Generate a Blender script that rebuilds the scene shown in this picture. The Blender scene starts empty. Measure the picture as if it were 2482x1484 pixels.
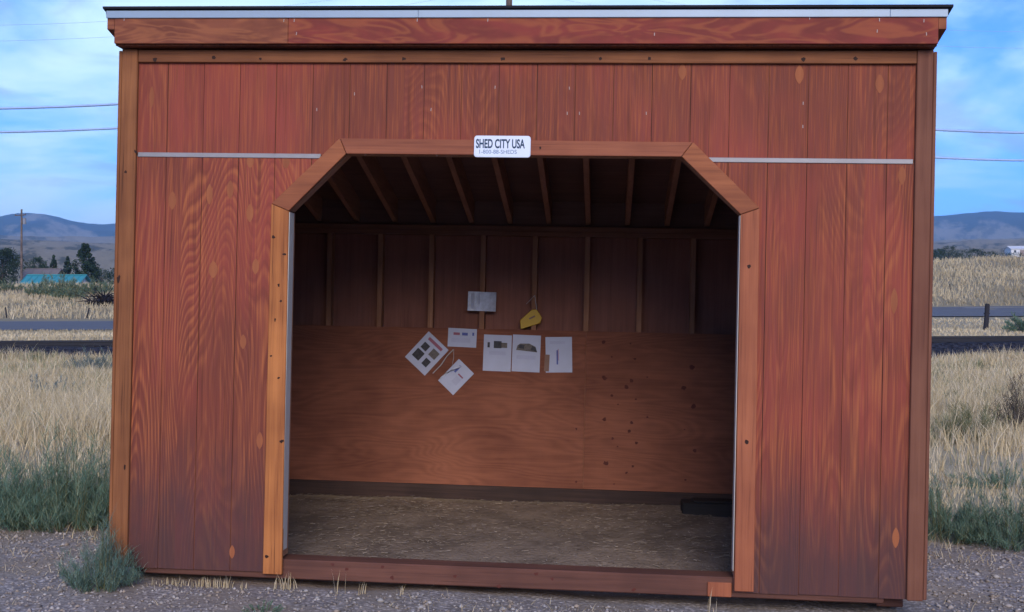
import bpy, bmesh, math, random
import numpy as np
from mathutils import Matrix, Vector
random.seed(7)
rng = np.random.default_rng(11)
sc = bpy.context.scene
COL = sc.collection
R = math.radians

# ------------------------------------------------------------------ camera
W, H, F = 2481.0, 1484.0, 2708.54          # photo measured in a 2481 px wide copy
CAMZ, PIT = 1.56, 0.0035
cam_d = bpy.data.cameras.new('camera')
cam = bpy.data.objects.new('camera', cam_d); COL.objects.link(cam)
cam_d.sensor_width = 36.0; cam_d.lens = 36.0 * F / W
cam_d.clip_start = 0.05; cam_d.clip_end = 40000
cam.location = (0, 0, CAMZ); cam.rotation_euler = (math.pi / 2 + PIT, 0, 0)
sc.camera = cam

# ------------------------------------------------------------------ world and sun
SUN_EL, SUN_AZ = R(26), R(176)             # azimuth from +Y, clockwise: behind the camera, a little right
world = bpy.data.worlds.new('World'); sc.world = world; world.use_nodes = True
wn, wl = world.node_tree.nodes, world.node_tree.links
wn.clear()
wo = wn.new('ShaderNodeOutputWorld'); bg = wn.new('ShaderNodeBackground')
sky = wn.new('ShaderNodeTexSky'); sky.sky_type = 'NISHITA'; sky.sun_disc = False
sky.sun_elevation = SUN_EL; sky.sun_rotation = SUN_AZ
sky.altitude = 900; sky.air_density = 1.0; sky.dust_density = 0.3; sky.ozone_density = 3.0
wtc = wn.new('ShaderNodeTexCoord'); wsep = wn.new('ShaderNodeSeparateXYZ')
wl.new(wtc.outputs['Generated'], wsep.inputs[0])
def wmath(op, a, b=None, c=None):
    n = wn.new('ShaderNodeMath'); n.operation = op
    for i, v in enumerate((a, b, c)):
        if v is None: continue
        if isinstance(v, (int, float)): n.inputs[i].default_value = v
        else: wl.new(v, n.inputs[i])
    return n.outputs[0]
zup = wmath('ADD', wmath('MAXIMUM', wsep.outputs[2], 0.0), 0.22)
comb = wn.new('ShaderNodeCombineXYZ')
wl.new(wmath('DIVIDE', wsep.outputs[0], zup), comb.inputs[0])
wl.new(wmath('DIVIDE', wsep.outputs[1], zup), comb.inputs[1])
comb.inputs[2].default_value = 3.7
def wnoise(scale, detail, rough, dist, loc):
    mp = wn.new('ShaderNodeMapping'); wl.new(comb.outputs[0], mp.inputs[0]); mp.inputs['Location'].default_value = loc
    n = wn.new('ShaderNodeTexNoise'); wl.new(mp.outputs[0], n.inputs['Vector'])
    n.inputs['Scale'].default_value = scale; n.inputs['Detail'].default_value = detail
    n.inputs['Roughness'].default_value = rough; n.inputs['Distortion'].default_value = dist
    return n.outputs[0]
c1 = wnoise(1.25, 6, 0.55, 0.35, (1.3, 0.4, 0)); c2 = wnoise(0.55, 3, 0.5, 0.2, (4.1, 2.2, 0))
cl = wmath('ADD', wmath('MULTIPLY', c1, 0.65), wmath('MULTIPLY', c2, 0.35))
rmp = wn.new('ShaderNodeMapRange'); rmp.interpolation_type = 'SMOOTHSTEP'; wl.new(cl, rmp.inputs[0])
rmp.inputs[1].default_value = 0.46; rmp.inputs[2].default_value = 0.59; rmp.inputs[3].default_value = 0.0; rmp.inputs[4].default_value = 0.85
tint = wn.new('ShaderNodeMix'); tint.data_type = 'RGBA'; tint.blend_type = 'MULTIPLY'; tint.inputs[0].default_value = 1.0
wl.new(sky.outputs[0], tint.inputs[6]); tint.inputs[7].default_value = (0.27, 0.55, 1.10, 1)
cmix = wn.new('ShaderNodeMix'); cmix.data_type = 'RGBA'; wl.new(rmp.outputs[0], cmix.inputs[0])
wl.new(tint.outputs[2], cmix.inputs[6]); cmix.inputs[7].default_value = (4.0, 5.4, 6.4, 1)
c3 = wnoise(2.6, 5, 0.6, 0.8, (7.3, 1.9, 0.6))
gmap = wn.new('ShaderNodeMapRange'); gmap.interpolation_type = 'SMOOTHSTEP'; wl.new(c3, gmap.inputs[0])
gmap.inputs[1].default_value = 0.50; gmap.inputs[2].default_value = 0.68; gmap.inputs[3].default_value = 0.0; gmap.inputs[4].default_value = 0.6
gmix = wn.new('ShaderNodeMix'); gmix.data_type = 'RGBA'; wl.new(gmap.outputs[0], gmix.inputs[0])
wl.new(cmix.outputs[2], gmix.inputs[6]); gmix.inputs[7].default_value = (1.7, 2.5, 3.6, 1)
wl.new(gmix.outputs[2], bg.inputs[0]); bg.inputs[1].default_value = 0.10
wl.new(bg.outputs[0], wo.inputs[0])
sun_d = bpy.data.lights.new('sun', 'SUN'); sun_d.energy = 1.5; sun_d.angle = R(35); sun_d.color = (1.0, 0.90, 0.80)
sun = bpy.data.objects.new('sun', sun_d); COL.objects.link(sun)
sdir = Vector((math.sin(SUN_AZ) * math.cos(SUN_EL), math.cos(SUN_AZ) * math.cos(SUN_EL), math.sin(SUN_EL)))
sun.rotation_euler = sdir.to_track_quat('Z', 'Y').to_euler()
sc.view_settings.view_transform = 'Standard'; sc.view_settings.look = 'None'
sc.view_settings.exposure = 1.40; sc.view_settings.gamma = 1.0; sc.view_settings.use_curve_mapping = False
sc.cycles.volume_bounces = 0; sc.cycles.max_bounces = 7; sc.cycles.diffuse_bounces = 6; sc.cycles.use_adaptive_sampling = True; sc.cycles.adaptive_threshold = 0.02
sc.render.filter_size = 2.3

# ------------------------------------------------------------------ frames
SR = np.array([[9.96201093e-01, 8.45682090e-02, 2.07749924e-02],
               [-8.45864803e-02, 9.96416142e-01, 7.52989219e-07],
               [-2.07004741e-02, -1.75803362e-03, 9.99784177e-01]])
SC = np.array([0.518, -5.9557, 1.56])      # the camera in the shed's own frame
def to_world(p): return SR @ (np.array(p, float) - SC) + np.array([0, 0, CAMZ])
_t = to_world((0, 0, 0))
SM = Matrix([[*SR[0], _t[0]], [*SR[1], _t[1]], [*SR[2], _t[2]], [0, 0, 0, 1]])
def ray(px, py):
    d = np.array([(px - W / 2) / F, 1.0, -(py - H / 2) / F]); c, s = math.cos(PIT), math.sin(PIT)
    return np.array([d[0], c * d[1] - s * d[2], s * d[1] + c * d[2]])
def shed_pt(px, py, yl):                   # photo point lying on the shed plane y = yl, in the shed's frame
    d = SR.T @ ray(px, py); t = (yl - SC[1]) / d[1]
    return SC + d * t
def at_depth(px, py, Y):                   # photo point at ground distance Y
    d = ray(px, py); return np.array([0, 0, CAMZ]) + d * (Y / d[1])

# ------------------------------------------------------------------ node helpers
class NT:
    def __init__(s, name):
        s.m = bpy.data.materials.new(name); s.m.use_nodes = True
        s.n, s.l = s.m.node_tree.nodes, s.m.node_tree.links
        s.n.clear(); s.out = s.n.new('ShaderNodeOutputMaterial'); s.b = s.n.new('ShaderNodeBsdfPrincipled')
        s.l.new(s.b.outputs[0], s.out.inputs[0])
    def put(s, sock, v):
        if isinstance(v, bpy.types.NodeSocket): s.l.new(v, sock)
        elif isinstance(v, (tuple, list)) and len(v) == 3 and sock.type == 'RGBA': sock.default_value = (*v, 1)
        else: sock.default_value = v
    def math(s, op, a, b=None, c=None):
        n = s.n.new('ShaderNodeMath'); n.operation = op
        for i, v in enumerate((a, b, c)):
            if v is not None: s.put(n.inputs[i], v)
        return n.outputs[0]
    def coord(s, kind='Object'): return s.n.new('ShaderNodeTexCoord').outputs[kind]
    def sep(s, v): n = s.n.new('ShaderNodeSeparateXYZ'); s.put(n.inputs[0], v); return n.outputs
    def comb(s, x, y, z):
        n = s.n.new('ShaderNodeCombineXYZ')
        for i, v in enumerate((x, y, z)): s.put(n.inputs[i], v)
        return n.outputs[0]
    def vm(s, op, a, b):
        n = s.n.new('ShaderNodeVectorMath'); n.operation = op; s.put(n.inputs[0], a); s.put(n.inputs[1], b); return n.outputs[0]
    def noise(s, v, scale, detail=3, rough=0.5, dist=0.0, w=None):
        n = s.n.new('ShaderNodeTexNoise')
        if w is not None: n.noise_dimensions = '4D'; s.put(n.inputs['W'], w)
        s.put(n.inputs['Vector'], v); n.inputs['Scale'].default_value = scale; n.inputs['Detail'].default_value = detail
        n.inputs['Roughness'].default_value = rough; n.inputs['Distortion'].default_value = dist
        return n.outputs[0]
    def voro(s, v, scale):
        n = s.n.new('ShaderNodeTexVoronoi'); s.put(n.inputs['Vector'], v); n.inputs['Scale'].default_value = scale; return n.outputs
    def ramp(s, v, lo, hi, a=0.0, b=1.0):
        n = s.n.new('ShaderNodeMapRange'); n.interpolation_type = 'SMOOTHSTEP'; s.put(n.inputs[0], v)
        for i, q in enumerate((lo, hi, a, b)): s.put(n.inputs[i + 1], q)
        return n.outputs[0]
    def mix(s, f, a, b, mode='MIX'):
        n = s.n.new('ShaderNodeMix'); n.data_type = 'RGBA'; n.blend_type = mode
        s.put(n.inputs[0], f); s.put(n.inputs[6], a); s.put(n.inputs[7], b); return n.outputs[2]
    def rnd(s): return s.n.new('ShaderNodeObjectInfo').outputs['Random']
    def attr(s, name): n = s.n.new('ShaderNodeAttribute'); n.attribute_name = name; return n.outputs['Color']
    def bump(s, h, strength, dist=0.01):
        n = s.n.new('ShaderNodeBump'); s.put(n.inputs['Height'], h); n.inputs['Strength'].default_value = strength
        n.inputs['Distance'].default_value = dist; s.l.new(n.outputs[0], s.b.inputs['Normal'])
    def done(s, col, rough=0.8, spec=0.3, metal=0.0):
        s.put(s.b.inputs['Base Color'], col); s.put(s.b.inputs['Roughness'], rough)
        s.b.inputs['Specular IOR Level'].default_value = spec; s.b.inputs['Metallic'].default_value = metal
        return s.m

def plain(name, col, rough=0.7, spec=0.3, var=0.15, scale=6.0, metal=0.0):
    t = NT(name); c = t.coord()
    n = t.noise(c, scale, 4, 0.6)
    dark = tuple(x * (1 - var * 1.6) for x in col); lite = tuple(min(1, x * (1 + var)) for x in col)
    return t.done(t.mix(n, dark, lite), rough, spec, metal)

def siding_mat(name, dark, light, red, panel=1.2192, freq=200.0, splash=True, axis='x'):
    t = NT(name); c = t.coord(); x, y, z = t.sep(c)
    if axis == 'y': x = y
    pid = t.math('FLOOR', t.math('DIVIDE', t.math('ADD', x, 10.35), panel))
    up = t.math('GREATER_THAN', z, 2.37)                       # the sheets above the joint are other sheets
    w = t.math('ADD', t.math('MULTIPLY', pid, 5.37), t.math('MULTIPLY', up, 31.7))
    st = t.comb(x, t.math('MULTIPLY', pid, 3.1), t.math('MULTIPLY', z, 0.13))
    big = t.noise(st, 2.3, 1.6, 0.45, 0.25, w)
    rings = t.math('ADD', t.math('MULTIPLY', t.math('SINE', t.math('MULTIPLY', big, freq * 2.2)), 0.5), 0.5)
    rings = t.math('POWER', rings, 2.2)
    fine = t.noise(t.comb(t.math('MULTIPLY', x, 150), w, t.math('MULTIPLY', z, 3.0)), 1.0, 2, 0.6)
    med = t.noise(t.comb(t.math('MULTIPLY', x, 22), w, t.math('MULTIPLY', z, 1.6)), 1.0, 3, 0.6)
    blotch = t.noise(t.comb(t.math('MULTIPLY', x, 1.5), w, t.math('MULTIPLY', z, 0.8)), 1.0, 3, 0.6)
    amt = t.math('MULTIPLY', t.ramp(t.noise(t.comb(t.math('MULTIPLY', x, 1.6), w, t.math('MULTIPLY', z, 0.6)), 1.6, 2), 0.32, 0.68, 0.10, 1.0), t.math('SUBTRACT', 1.0, t.math('MULTIPLY', up, 0.6)))
    g = t.math('ADD', t.math('MULTIPLY', t.math('MULTIPLY', rings, amt), 0.36), t.math('MULTIPLY', t.ramp(fine, 0.3, 0.75), 0.42))
    g = t.math('ADD', g, t.math('MULTIPLY', t.math('SUBTRACT', med, 0.5), 0.5))
    base = t.mix(t.ramp(blotch, 0.35, 0.7), dark, red)
    col = t.mix(t.ramp(g, 0.05, 0.85), base, light)
    streak = t.noise(t.comb(t.math('MULTIPLY', x, 75), w, t.math('MULTIPLY', z, 1.1)), 1.0, 3, 0.65, 0.3)
    col = t.mix(t.ramp(streak, 0.52, 0.72, 0.0, 0.55), col, tuple(q * 0.55 for q in dark))
    dl_ = t.math('MULTIPLY', t.ramp(t.math('SINE', t.math('ADD', t.math('MULTIPLY', big, freq * 2.2), 2.2)), 0.5, 1.0, 0.0, 0.30), amt)
    col = t.mix(dl_, col, tuple(q * 0.7 for q in dark))
    br = t.math('FLOOR', t.math('DIVIDE', t.math('ADD', x, 10.0), 0.2032))
    wnz = t.n.new('ShaderNodeTexWhiteNoise'); wnz.noise_dimensions = '1D'; t.put(wnz.inputs['W'], br)
    col = t.mix(1.0, col, t.mix(wnz.outputs[0], (0.95, 0.94, 0.94), (1.0, 1.0, 1.0)), 'MULTIPLY')
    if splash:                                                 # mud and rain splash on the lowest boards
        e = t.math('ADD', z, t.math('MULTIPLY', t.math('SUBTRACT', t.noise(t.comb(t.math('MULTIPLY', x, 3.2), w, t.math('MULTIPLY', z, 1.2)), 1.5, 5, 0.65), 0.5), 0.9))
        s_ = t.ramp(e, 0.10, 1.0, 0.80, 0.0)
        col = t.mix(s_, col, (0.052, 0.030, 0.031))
    t.bump(t.math('ADD', t.math('MULTIPLY', rings, 0.5), fine), 0.35, 0.002)
    return t.done(col, t.ramp(fine, 0.2, 0.8, 0.62, 0.85), 0.25)

def board_mat(name, dark, light, axis='z', across='x', knots=0.0, streak=1.0):
    t = NT(name); c = t.vm('ADD', t.coord(), t.comb(t.math('MULTIPLY', t.rnd(), 37.0), t.math('MULTIPLY', t.rnd(), 11.0), t.math('MULTIPLY', t.rnd(), 23.0)))
    x, y, z = t.sep(c); d = dict(x=x, y=y, z=z)
    k = {a: (t.math('MULTIPLY', d[a], 1.3) if a == axis else t.math('MULTIPLY', d[a], 34.0)) for a in 'xyz'}
    g1 = t.noise(t.comb(k['x'], k['y'], k['z']), 1.0, 4, 0.6, 0.4)
    k2 = {a: (t.math('MULTIPLY', d[a], 2.5) if a == axis else t.math('MULTIPLY', d[a], 150.0)) for a in 'xyz'}
    g2 = t.noise(t.comb(k2['x'], k2['y'], k2['z']), 1.0, 2, 0.6)
    pat = t.noise(c, 1.8, 3, 0.6)
    g = t.math('ADD', t.math('MULTIPLY', g1, 0.65), t.math('MULTIPLY', g2, 0.25))
    col = t.mix(t.ramp(t.math('ADD', g, t.math('MULTIPLY', t.math('SUBTRACT', pat, 0.5), 0.8)), 0.22, 0.72), dark, light)
    crack = t.ramp(t.math('ADD', t.math('MULTIPLY', g2, 0.6), t.math('MULTIPLY', g1, 0.4)), 0.30, 0.44, 0.75 * streak, 0.0)
    col = t.mix(crack, col, tuple(q * 0.35 for q in dark))
    t.bump(t.math('ADD', g1, g2), 0.3, 0.002)
    return t.done(col, 0.75, 0.25)

def ply_mat(name, dark, light, knot=True):
    t = NT(name); c = t.coord(); x, y, z = t.sep(c)
    off = t.math('MULTIPLY', t.rnd(), 20.0)
    big = t.noise(t.comb(t.math('ADD', t.math('MULTIPLY', x, 0.35), off), y, t.math('MULTIPLY', z, 2.0)), 1.6, 2, 0.5, 0.4)
    rings = t.math('ADD', t.math('MULTIPLY', t.math('SINE', t.math('MULTIPLY', big, 130.0)), 0.5), 0.5)
    fine = t.noise(t.comb(t.math('ADD', t.math('MULTIPLY', x, 2.0), off), 0.0, t.math('MULTIPLY', z, 70.0)), 1.0, 3, 0.6)
    blot = t.noise(t.comb(t.math('ADD', x, off), 0.0, t.math('MULTIPLY', z, 1.6)), 1.5, 4, 0.6)
    g = t.math('ADD', t.math('MULTIPLY', rings, 0.09), t.math('ADD', t.math('MULTIPLY', fine, 0.35), t.math('MULTIPLY', blot, 0.65)))
    return t.done(t.mix(t.ramp(g, 0.25, 0.85), dark, light), 0.8, 0.2)

M = {}
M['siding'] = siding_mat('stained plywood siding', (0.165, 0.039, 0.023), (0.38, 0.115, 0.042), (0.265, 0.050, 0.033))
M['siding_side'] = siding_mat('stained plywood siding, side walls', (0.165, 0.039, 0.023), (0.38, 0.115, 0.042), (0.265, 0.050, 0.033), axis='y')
M['groove'] = board_mat('stained groove wood', (0.050, 0.014, 0.010), (0.20, 0.062, 0.026))
M['corner_orange'] = board_mat('honey stained corner board', (0.155, 0.052, 0.020), (0.29, 0.110, 0.040))
M['corner_brown'] = board_mat('dark stained corner board', (0.125, 0.044, 0.026), (0.19, 0.075, 0.043), streak=0.4)
M['jamb_orange'] = board_mat('fresh orange trim board', (0.26, 0.082, 0.026), (0.47, 0.170, 0.050))
M['jamb_red'] = board_mat('reddish trim board', (0.23, 0.066, 0.032), (0.36, 0.115, 0.052))
M['header'] = board_mat('reddish header board', (0.20, 0.060, 0.032), (0.31, 0.102, 0.050), axis='x', streak=0.4)
M['diag'] = board_mat('diagonal trim board', (0.21, 0.064, 0.029), (0.35, 0.117, 0.048), axis='x', streak=0.4)
M['frieze'] = board_mat('honey frieze board', (0.135, 0.046, 0.019), (0.24, 0.088, 0.034), axis='x', streak=0.5)
def fascia_mat(name, dark, light, red):
    t = NT(name); c = t.coord(); x, y, z = t.sep(c)
    big = t.noise(t.comb(t.math('MULTIPLY', x, 1.0), 0.0, t.math('MULTIPLY', z, 4.0)), 2.4, 2.5, 0.5, 0.8)
    rings = t.math('ADD', t.math('MULTIPLY', t.math('SINE', t.math('MULTIPLY', big, 34.0)), 0.5), 0.5)
    bl = t.noise(t.comb(t.math('MULTIPLY', x, 1.5), 4.0, t.math('MULTIPLY', z, 3.0)), 3.0, 4, 0.6)
    col = t.mix(t.ramp(bl, 0.35, 0.7), dark, red)
    col = t.mix(t.math('MULTIPLY', t.math('POWER', rings, 1.6), 0.5), col, light)
    return t.done(col, 0.75, 0.2)
M['fascia_a'] = fascia_mat('tan fascia board', (0.155, 0.046, 0.026), (0.33, 0.115, 0.048), (0.22, 0.068, 0.036))
M['fascia_b'] = fascia_mat('red fascia board', (0.16, 0.034, 0.025), (0.33, 0.098, 0.037), (0.225, 0.042, 0.031))
M['skid'] = board_mat('treated skid timber', (0.085, 0.034, 0.024), (0.150, 0.060, 0.040), axis='x', streak=0.6)
M['stud'] = board_mat('bare stud lumber', (0.26, 0.115, 0.062), (0.41, 0.195, 0.110), streak=0.2)
M['rafter'] = board_mat('bare rafter lumber', (0.30, 0.140, 0.085), (0.44, 0.215, 0.135), axis='y', streak=0.2)
M['plate'] = board_mat('plate lumber', (0.16, 0.070, 0.043), (0.25, 0.112, 0.071), axis='x', streak=0.2)
M['inside'] = board_mat('unfinished back of siding', (0.21, 0.080, 0.055), (0.31, 0.122, 0.082), streak=0.3)
M['deck'] = board_mat('roof sheathing', (0.135, 0.070, 0.056), (0.20, 0.105, 0.080), axis='x', streak=0.2)
M['ply'] = ply_mat('interior plywood lining', (0.135, 0.044, 0.026), (0.30, 0.108, 0.060))
M['knot'] = plain('dark knot', (0.035, 0.014, 0.010), 0.7, 0.2, 0.3, 40)
M['knot_soft'] = plain('brown plywood knot', (0.105, 0.030, 0.022), 0.8, 0.2, 0.3, 40)
M['patch'] = board_mat('plywood repair patch', (0.235, 0.070, 0.030), (0.32, 0.102, 0.040), streak=0.0)
M['zinc'] = plain('galvanised flashing', (0.27, 0.25, 0.25), 0.5, 0.5, 0.18, 9, 0.25)
M['guard'] = plain('grey chew guard metal', (0.58, 0.53, 0.47), 0.5, 0.5, 0.1, 12, 0.2)
M['drip'] = plain('white metal drip edge', (0.25, 0.32, 0.40), 0.4, 0.5, 0.12, 3.0, 0.1)
M['felt'] = plain('black roofing edge', (0.02, 0.02, 0.024), 0.9, 0.2, 0.2)
M['staple'] = plain('bare metal staple', (0.34, 0.28, 0.26), 0.45, 0.5, 0.1)
M['sign'] = plain('white sign plastic', (0.62, 0.67, 0.77), 0.35, 0.5, 0.03, 3)
M['navy'] = plain('dark navy lettering', (0.012, 0.04, 0.085), 0.6)
M['navy_soft'] = plain('grey blue lettering', (0.10, 0.16, 0.27), 0.6)
M['paper'] = plain('white printed paper', (0.50, 0.51, 0.62), 0.6, 0.3, 0.10, 8)
M['sleeve'] = plain('clear plastic sleeve over paper', (0.60, 0.60, 0.68), 0.25, 0.7, 0.35, 22)
M['print_dark'] = plain('dark printed picture', (0.06, 0.055, 0.06), 0.6, 0.3, 0.6, 60)
M['print_mid'] = plain('brown printed picture', (0.17, 0.14, 0.12), 0.6, 0.3, 0.5, 60)
M['print_red'] = plain('red print', (0.35, 0.12, 0.16), 0.6)
M['print_blue'] = plain('blue print', (0.11, 0.13, 0.36), 0.6)
M['print_grey'] = plain('grey printed text', (0.46, 0.46, 0.58), 0.6)
M['yellow'] = plain('yellow plastic tag', (0.58, 0.34, 0.02), 0.5, 0.4, 0.1)
M['string'] = plain('pale string', (0.5, 0.47, 0.48), 0.8)
M['brown_card'] = plain('brown card strip', (0.26, 0.15, 0.11), 0.8)
M['back_skid'] = board_mat('dirty back skid', (0.030, 0.017, 0.014), (0.066, 0.036, 0.028), axis='x', streak=0.4)  # a darker tone than the front skid
M['dark_timber'] = board_mat('weathered dark timber', (0.014, 0.012, 0.013), (0.035, 0.027, 0.026), axis='x')  # near-black, paints the shade of the hollow under the back skid

# ------------------------------------------------------------------ mesh helpers
def link(o, parent=None, name=None):
    COL.objects.link(o)
    if parent is not None: o.parent = parent
    return o
def obj(name, verts, faces, mat, parent=None, smooth=False):
    me = bpy.data.meshes.new(name); me.from_pydata([tuple(map(float, v)) for v in verts], [], faces); me.update()
    if mat is not None: me.materials.append(mat)
    if smooth: me.polygons.foreach_set('use_smooth', [True] * len(me.polygons))
    return link(bpy.data.objects.new(name, me), parent)
def tag(o, label=None, cat=None, group=None, kind=None):
    if label: o['label'] = label
    if cat: o['category'] = cat
    if group: o['group'] = group
    if kind: o['kind'] = kind
    return o
def empty(name, loc=(0, 0, 0), mat=None):
    e = bpy.data.objects.new(name, None); COL.objects.link(e); e.empty_display_size = 0.2
    if mat is not None: e.matrix_world = mat
    else: e.location = loc
    return e
BOXF = [(0, 3, 2, 1), (4, 5, 6, 7), (0, 1, 5, 4), (1, 2, 6, 5), (2, 3, 7, 6), (3, 0, 4, 7)]
def boxv(x0, x1, y0, y1, z0, z1):
    return [(x0, y0, z0), (x1, y0, z0), (x1, y1, z0), (x0, y1, z0), (x0, y0, z1), (x1, y0, z1), (x1, y1, z1), (x0, y1, z1)]
def bevel(o, w, seg=1):
    bm = bmesh.new(); bm.from_mesh(o.data)
    bmesh.ops.bevel(bm, geom=list(bm.edges), offset=w, segments=seg, affect='EDGES', profile=0.6)
    bm.to_mesh(o.data); bm.free(); return o
def box(name, x0, x1, y0, y1, z0, z1, mat, parent=None, bev=0.0):
    o = obj(name, boxv(x0, x1, y0, y1, z0, z1), BOXF, mat, parent)
    return bevel(o, bev) if bev else o
def prism(name, poly, y0, y1, mat, parent=None, bev=0.0):      # poly in (x, z), counter-clockwise seen from -y
    n = len(poly)
    v = [(x, y0, z) for x, z in poly] + [(x, y1, z) for x, z in poly]
    f = [tuple(range(n)), tuple(range(2 * n - 1, n - 1, -1))] + [(i, n + i, n + (i + 1) % n, (i + 1) % n) for i in range(n)]
    o = obj(name, v, f, mat, parent)
    bm = bmesh.new(); bm.from_mesh(o.data); bmesh.ops.recalc_face_normals(bm, faces=bm.faces); bm.to_mesh(o.data); bm.free()
    return bevel(o, bev) if bev else o
def tri_mesh(name, verts, tris, mat, tint=None, parent=None):
    me = bpy.data.meshes.new(name); nv, nt = len(verts), len(tris)
    me.vertices.add(nv); me.vertices.foreach_set('co', np.asarray(verts, np.float32).ravel())
    me.loops.add(nt * 3); me.loops.foreach_set('vertex_index', np.asarray(tris, np.int32).ravel())
    me.polygons.add(nt); me.polygons.foreach_set('loop_start', np.arange(0, nt * 3, 3, dtype=np.int32))
    me.update(calc_edges=True)
    if tint is not None:
        a = me.color_attributes.new('tint', 'FLOAT_COLOR', 'POINT')
        a.data.foreach_set('color', np.concatenate([tint, np.ones((nv, 1))], 1).astype(np.float32).ravel())
    me.materials.append(mat)
    return link(bpy.data.objects.new(name, me), parent)
def tube(pts, rad, seg=6):
    pts = [np.array(p, float) for p in pts]; V, Fc = [], []
    for i, p in enumerate(pts):
        d = pts[min(i + 1, len(pts) - 1)] - pts[max(i - 1, 0)]; d /= np.linalg.norm(d) + 1e-9
        u = np.cross(d, (0, 0, 1.0) if abs(d[2]) < 0.95 else (1.0, 0, 0)); u /= np.linalg.norm(u); v = np.cross(d, u)
        r = rad[i] if isinstance(rad, (list, tuple)) else rad
        for k in range(seg):
            a = 2 * math.pi * k / seg; V.append(p + r * (math.cos(a) * u + math.sin(a) * v))
    for i in range(len(pts) - 1):
        for k in range(seg):
            a, b = i * seg + k, i * seg + (k + 1) % seg; Fc.append((a, b, b + seg, a + seg))
    Fc.append(tuple(range(seg))); Fc.append(tuple(range((len(pts) - 1) * seg, len(pts) * seg)))
    return V, Fc

# ------------------------------------------------------------------ terrain
def sstep(a, b, v): t = np.clip((v - a) / (b - a), 0, 1); return t * t * (3 - 2 * t)
PY = [-600, -30, 0, 12, 31, 44, 62, 70.5, 83, 96, 113, 140, 200, 640]
PL = [1, 0.0, 0, 0, -0.42, 0.10, 0.18, 0.25, 0.80, 2.2, 4.05, 3.6, 5.2, 25]
PR = [1, 0.0, 0, 0, -0.40, 0.15, 0.5, 0.95, 1.56, 4.3, 6.4, 6.6, 8.5, 27]
def near_plane(x, y): return 0.041 - 0.0208 * (x + 0.044) - 0.0018 * (y - 6.0)
def vnoise(x, y, s=1.0):
    return (np.sin(x * 1.31 * s + 1.7 * np.sin(y * 0.83 * s + 0.4)) * np.cos(y * 1.13 * s + 1.3 * np.sin(x * 0.71 * s + 2.0)))
def ground_h(x, y):
    x = np.asarray(x, float); y = np.asarray(y, float)
    t = sstep(-15, 15, x)
    far = np.interp(y, PY, PL) * (1 - t) + np.interp(y, PY, PR) * t
    r = np.hypot(x, y - 6)
    far = far + sstep(9, 20, r) * (0.05 * vnoise(x, y, 0.55) + 0.03 * vnoise(x + 9, y, 1.3)) * (1 - sstep(60, 66, y) * (1 - sstep(84, 88, y)))
    far = far + sstep(88, 110, y) * 0.35 * vnoise(x, y, 0.16)
    w = sstep(5.0, 12.0, r)
    near = near_plane(x, y) + 0.008 * vnoise(x, y, 3.1) + 0.005 * vnoise(x + 4, y, 7.3)
    # the ground falls away a little under the front beam towards the lower end
    lx = x + 0.04; near = near - (0.012 + 0.028 * sstep(-0.6, 1.4, lx)) * sstep(4.9, 5.5, y) * (1 - sstep(6.2, 6.8, y))
    near = near + 0.045 * sstep(6.2, 7.0, y) * (1 - sstep(8.6, 9.2, y)) * (1 - sstep(1.6, 2.0, np.abs(x)))
    return near * (1 - w) + far * w

t = NT('ground of gravel, dirt and dry turf'); c = t.n.new('ShaderNodeNewGeometry').outputs['Position']; x, y, z = t.sep(c)
v1 = t.voro(c, 42.0); v2 = t.voro(c, 90.0)
gr = t.mix(t.sep(v1['Color'])[0], (0.19, 0.16, 0.145), (0.46, 0.40, 0.37))
gr = t.mix(t.ramp(v1['Distance'], 0.2, 0.6, 0.0, 0.6), gr, (0.13, 0.11, 0.10))
gr = t.mix(t.ramp(t.noise(c, 2.0, 4), 0.42, 0.66, 0, 0.8), gr, (0.24, 0.19, 0.145))
dirt = t.mix(t.noise(c, 9.0, 6, 0.65), (0.13, 0.094, 0.074), (0.29, 0.220, 0.172))
dirt = t.mix(t.ramp(t.noise(c, 2.6, 5, 0.7), 0.44, 0.62, 0.0, 0.7), dirt, (0.115, 0.085, 0.068))
turf = t.mix(t.noise(c, 1.4, 5, 0.6), (0.30, 0.235, 0.15), (0.50, 0.41, 0.28))
turf = t.mix(t.ramp(t.noise(c, 0.35, 4), 0.5, 0.72, 0, 0.6), turf, (0.115, 0.115, 0.062))
far_t = t.mix(t.noise(c, 0.06, 5, 0.6), (0.15, 0.125, 0.078), (0.31, 0.26, 0.175))
yy = t.math('ADD', y, t.math('MULTIPLY', t.math('SUBTRACT', t.noise(c, 0.9, 4), 0.5), 1.4))
g = t.mix(t.ramp(yy, 7.3, 8.3), gr, turf)
# packed dirt under the shed roof
ax = t.math('ABSOLUTE', t.math('SUBTRACT', x, 0.05))
inn = t.math('MULTIPLY', t.ramp(ax, 1.95, 2.1, 1, 0), t.math('MULTIPLY', t.ramp(y, 6.0, 6.12), t.ramp(y, 8.5, 8.9, 1, 0)))
g = t.mix(inn, g, dirt)
g = t.mix(t.ramp(y, 40, 90), g, far_t)
t.bump(t.math('ADD', t.math('MULTIPLY', v1['Distance'], -1.0), t.math('MULTIPLY', v2['Distance'], -0.4)), 0.45, 0.012)
M['ground'] = t.done(g, 0.95, 0.1)
rings = np.concatenate([np.linspace(0.0, 14, 90)[1:], np.geomspace(14.3, 640, 190)])
NA = 400; ang = np.linspace(0, 2 * math.pi, NA, endpoint=False)
X = rings[:, None] * np.cos(ang)[None]; Y = 6 + rings[:, None] * np.sin(ang)[None]
Z = ground_h(X, Y)
V = np.concatenate([[[0, 6, float(ground_h(0, 6))]], np.stack([X, Y, Z], -1).reshape(-1, 3)])
idx = 1 + np.arange(len(rings) * NA).reshape(len(rings), NA); nxt = np.roll(idx, -1, 1)
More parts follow.
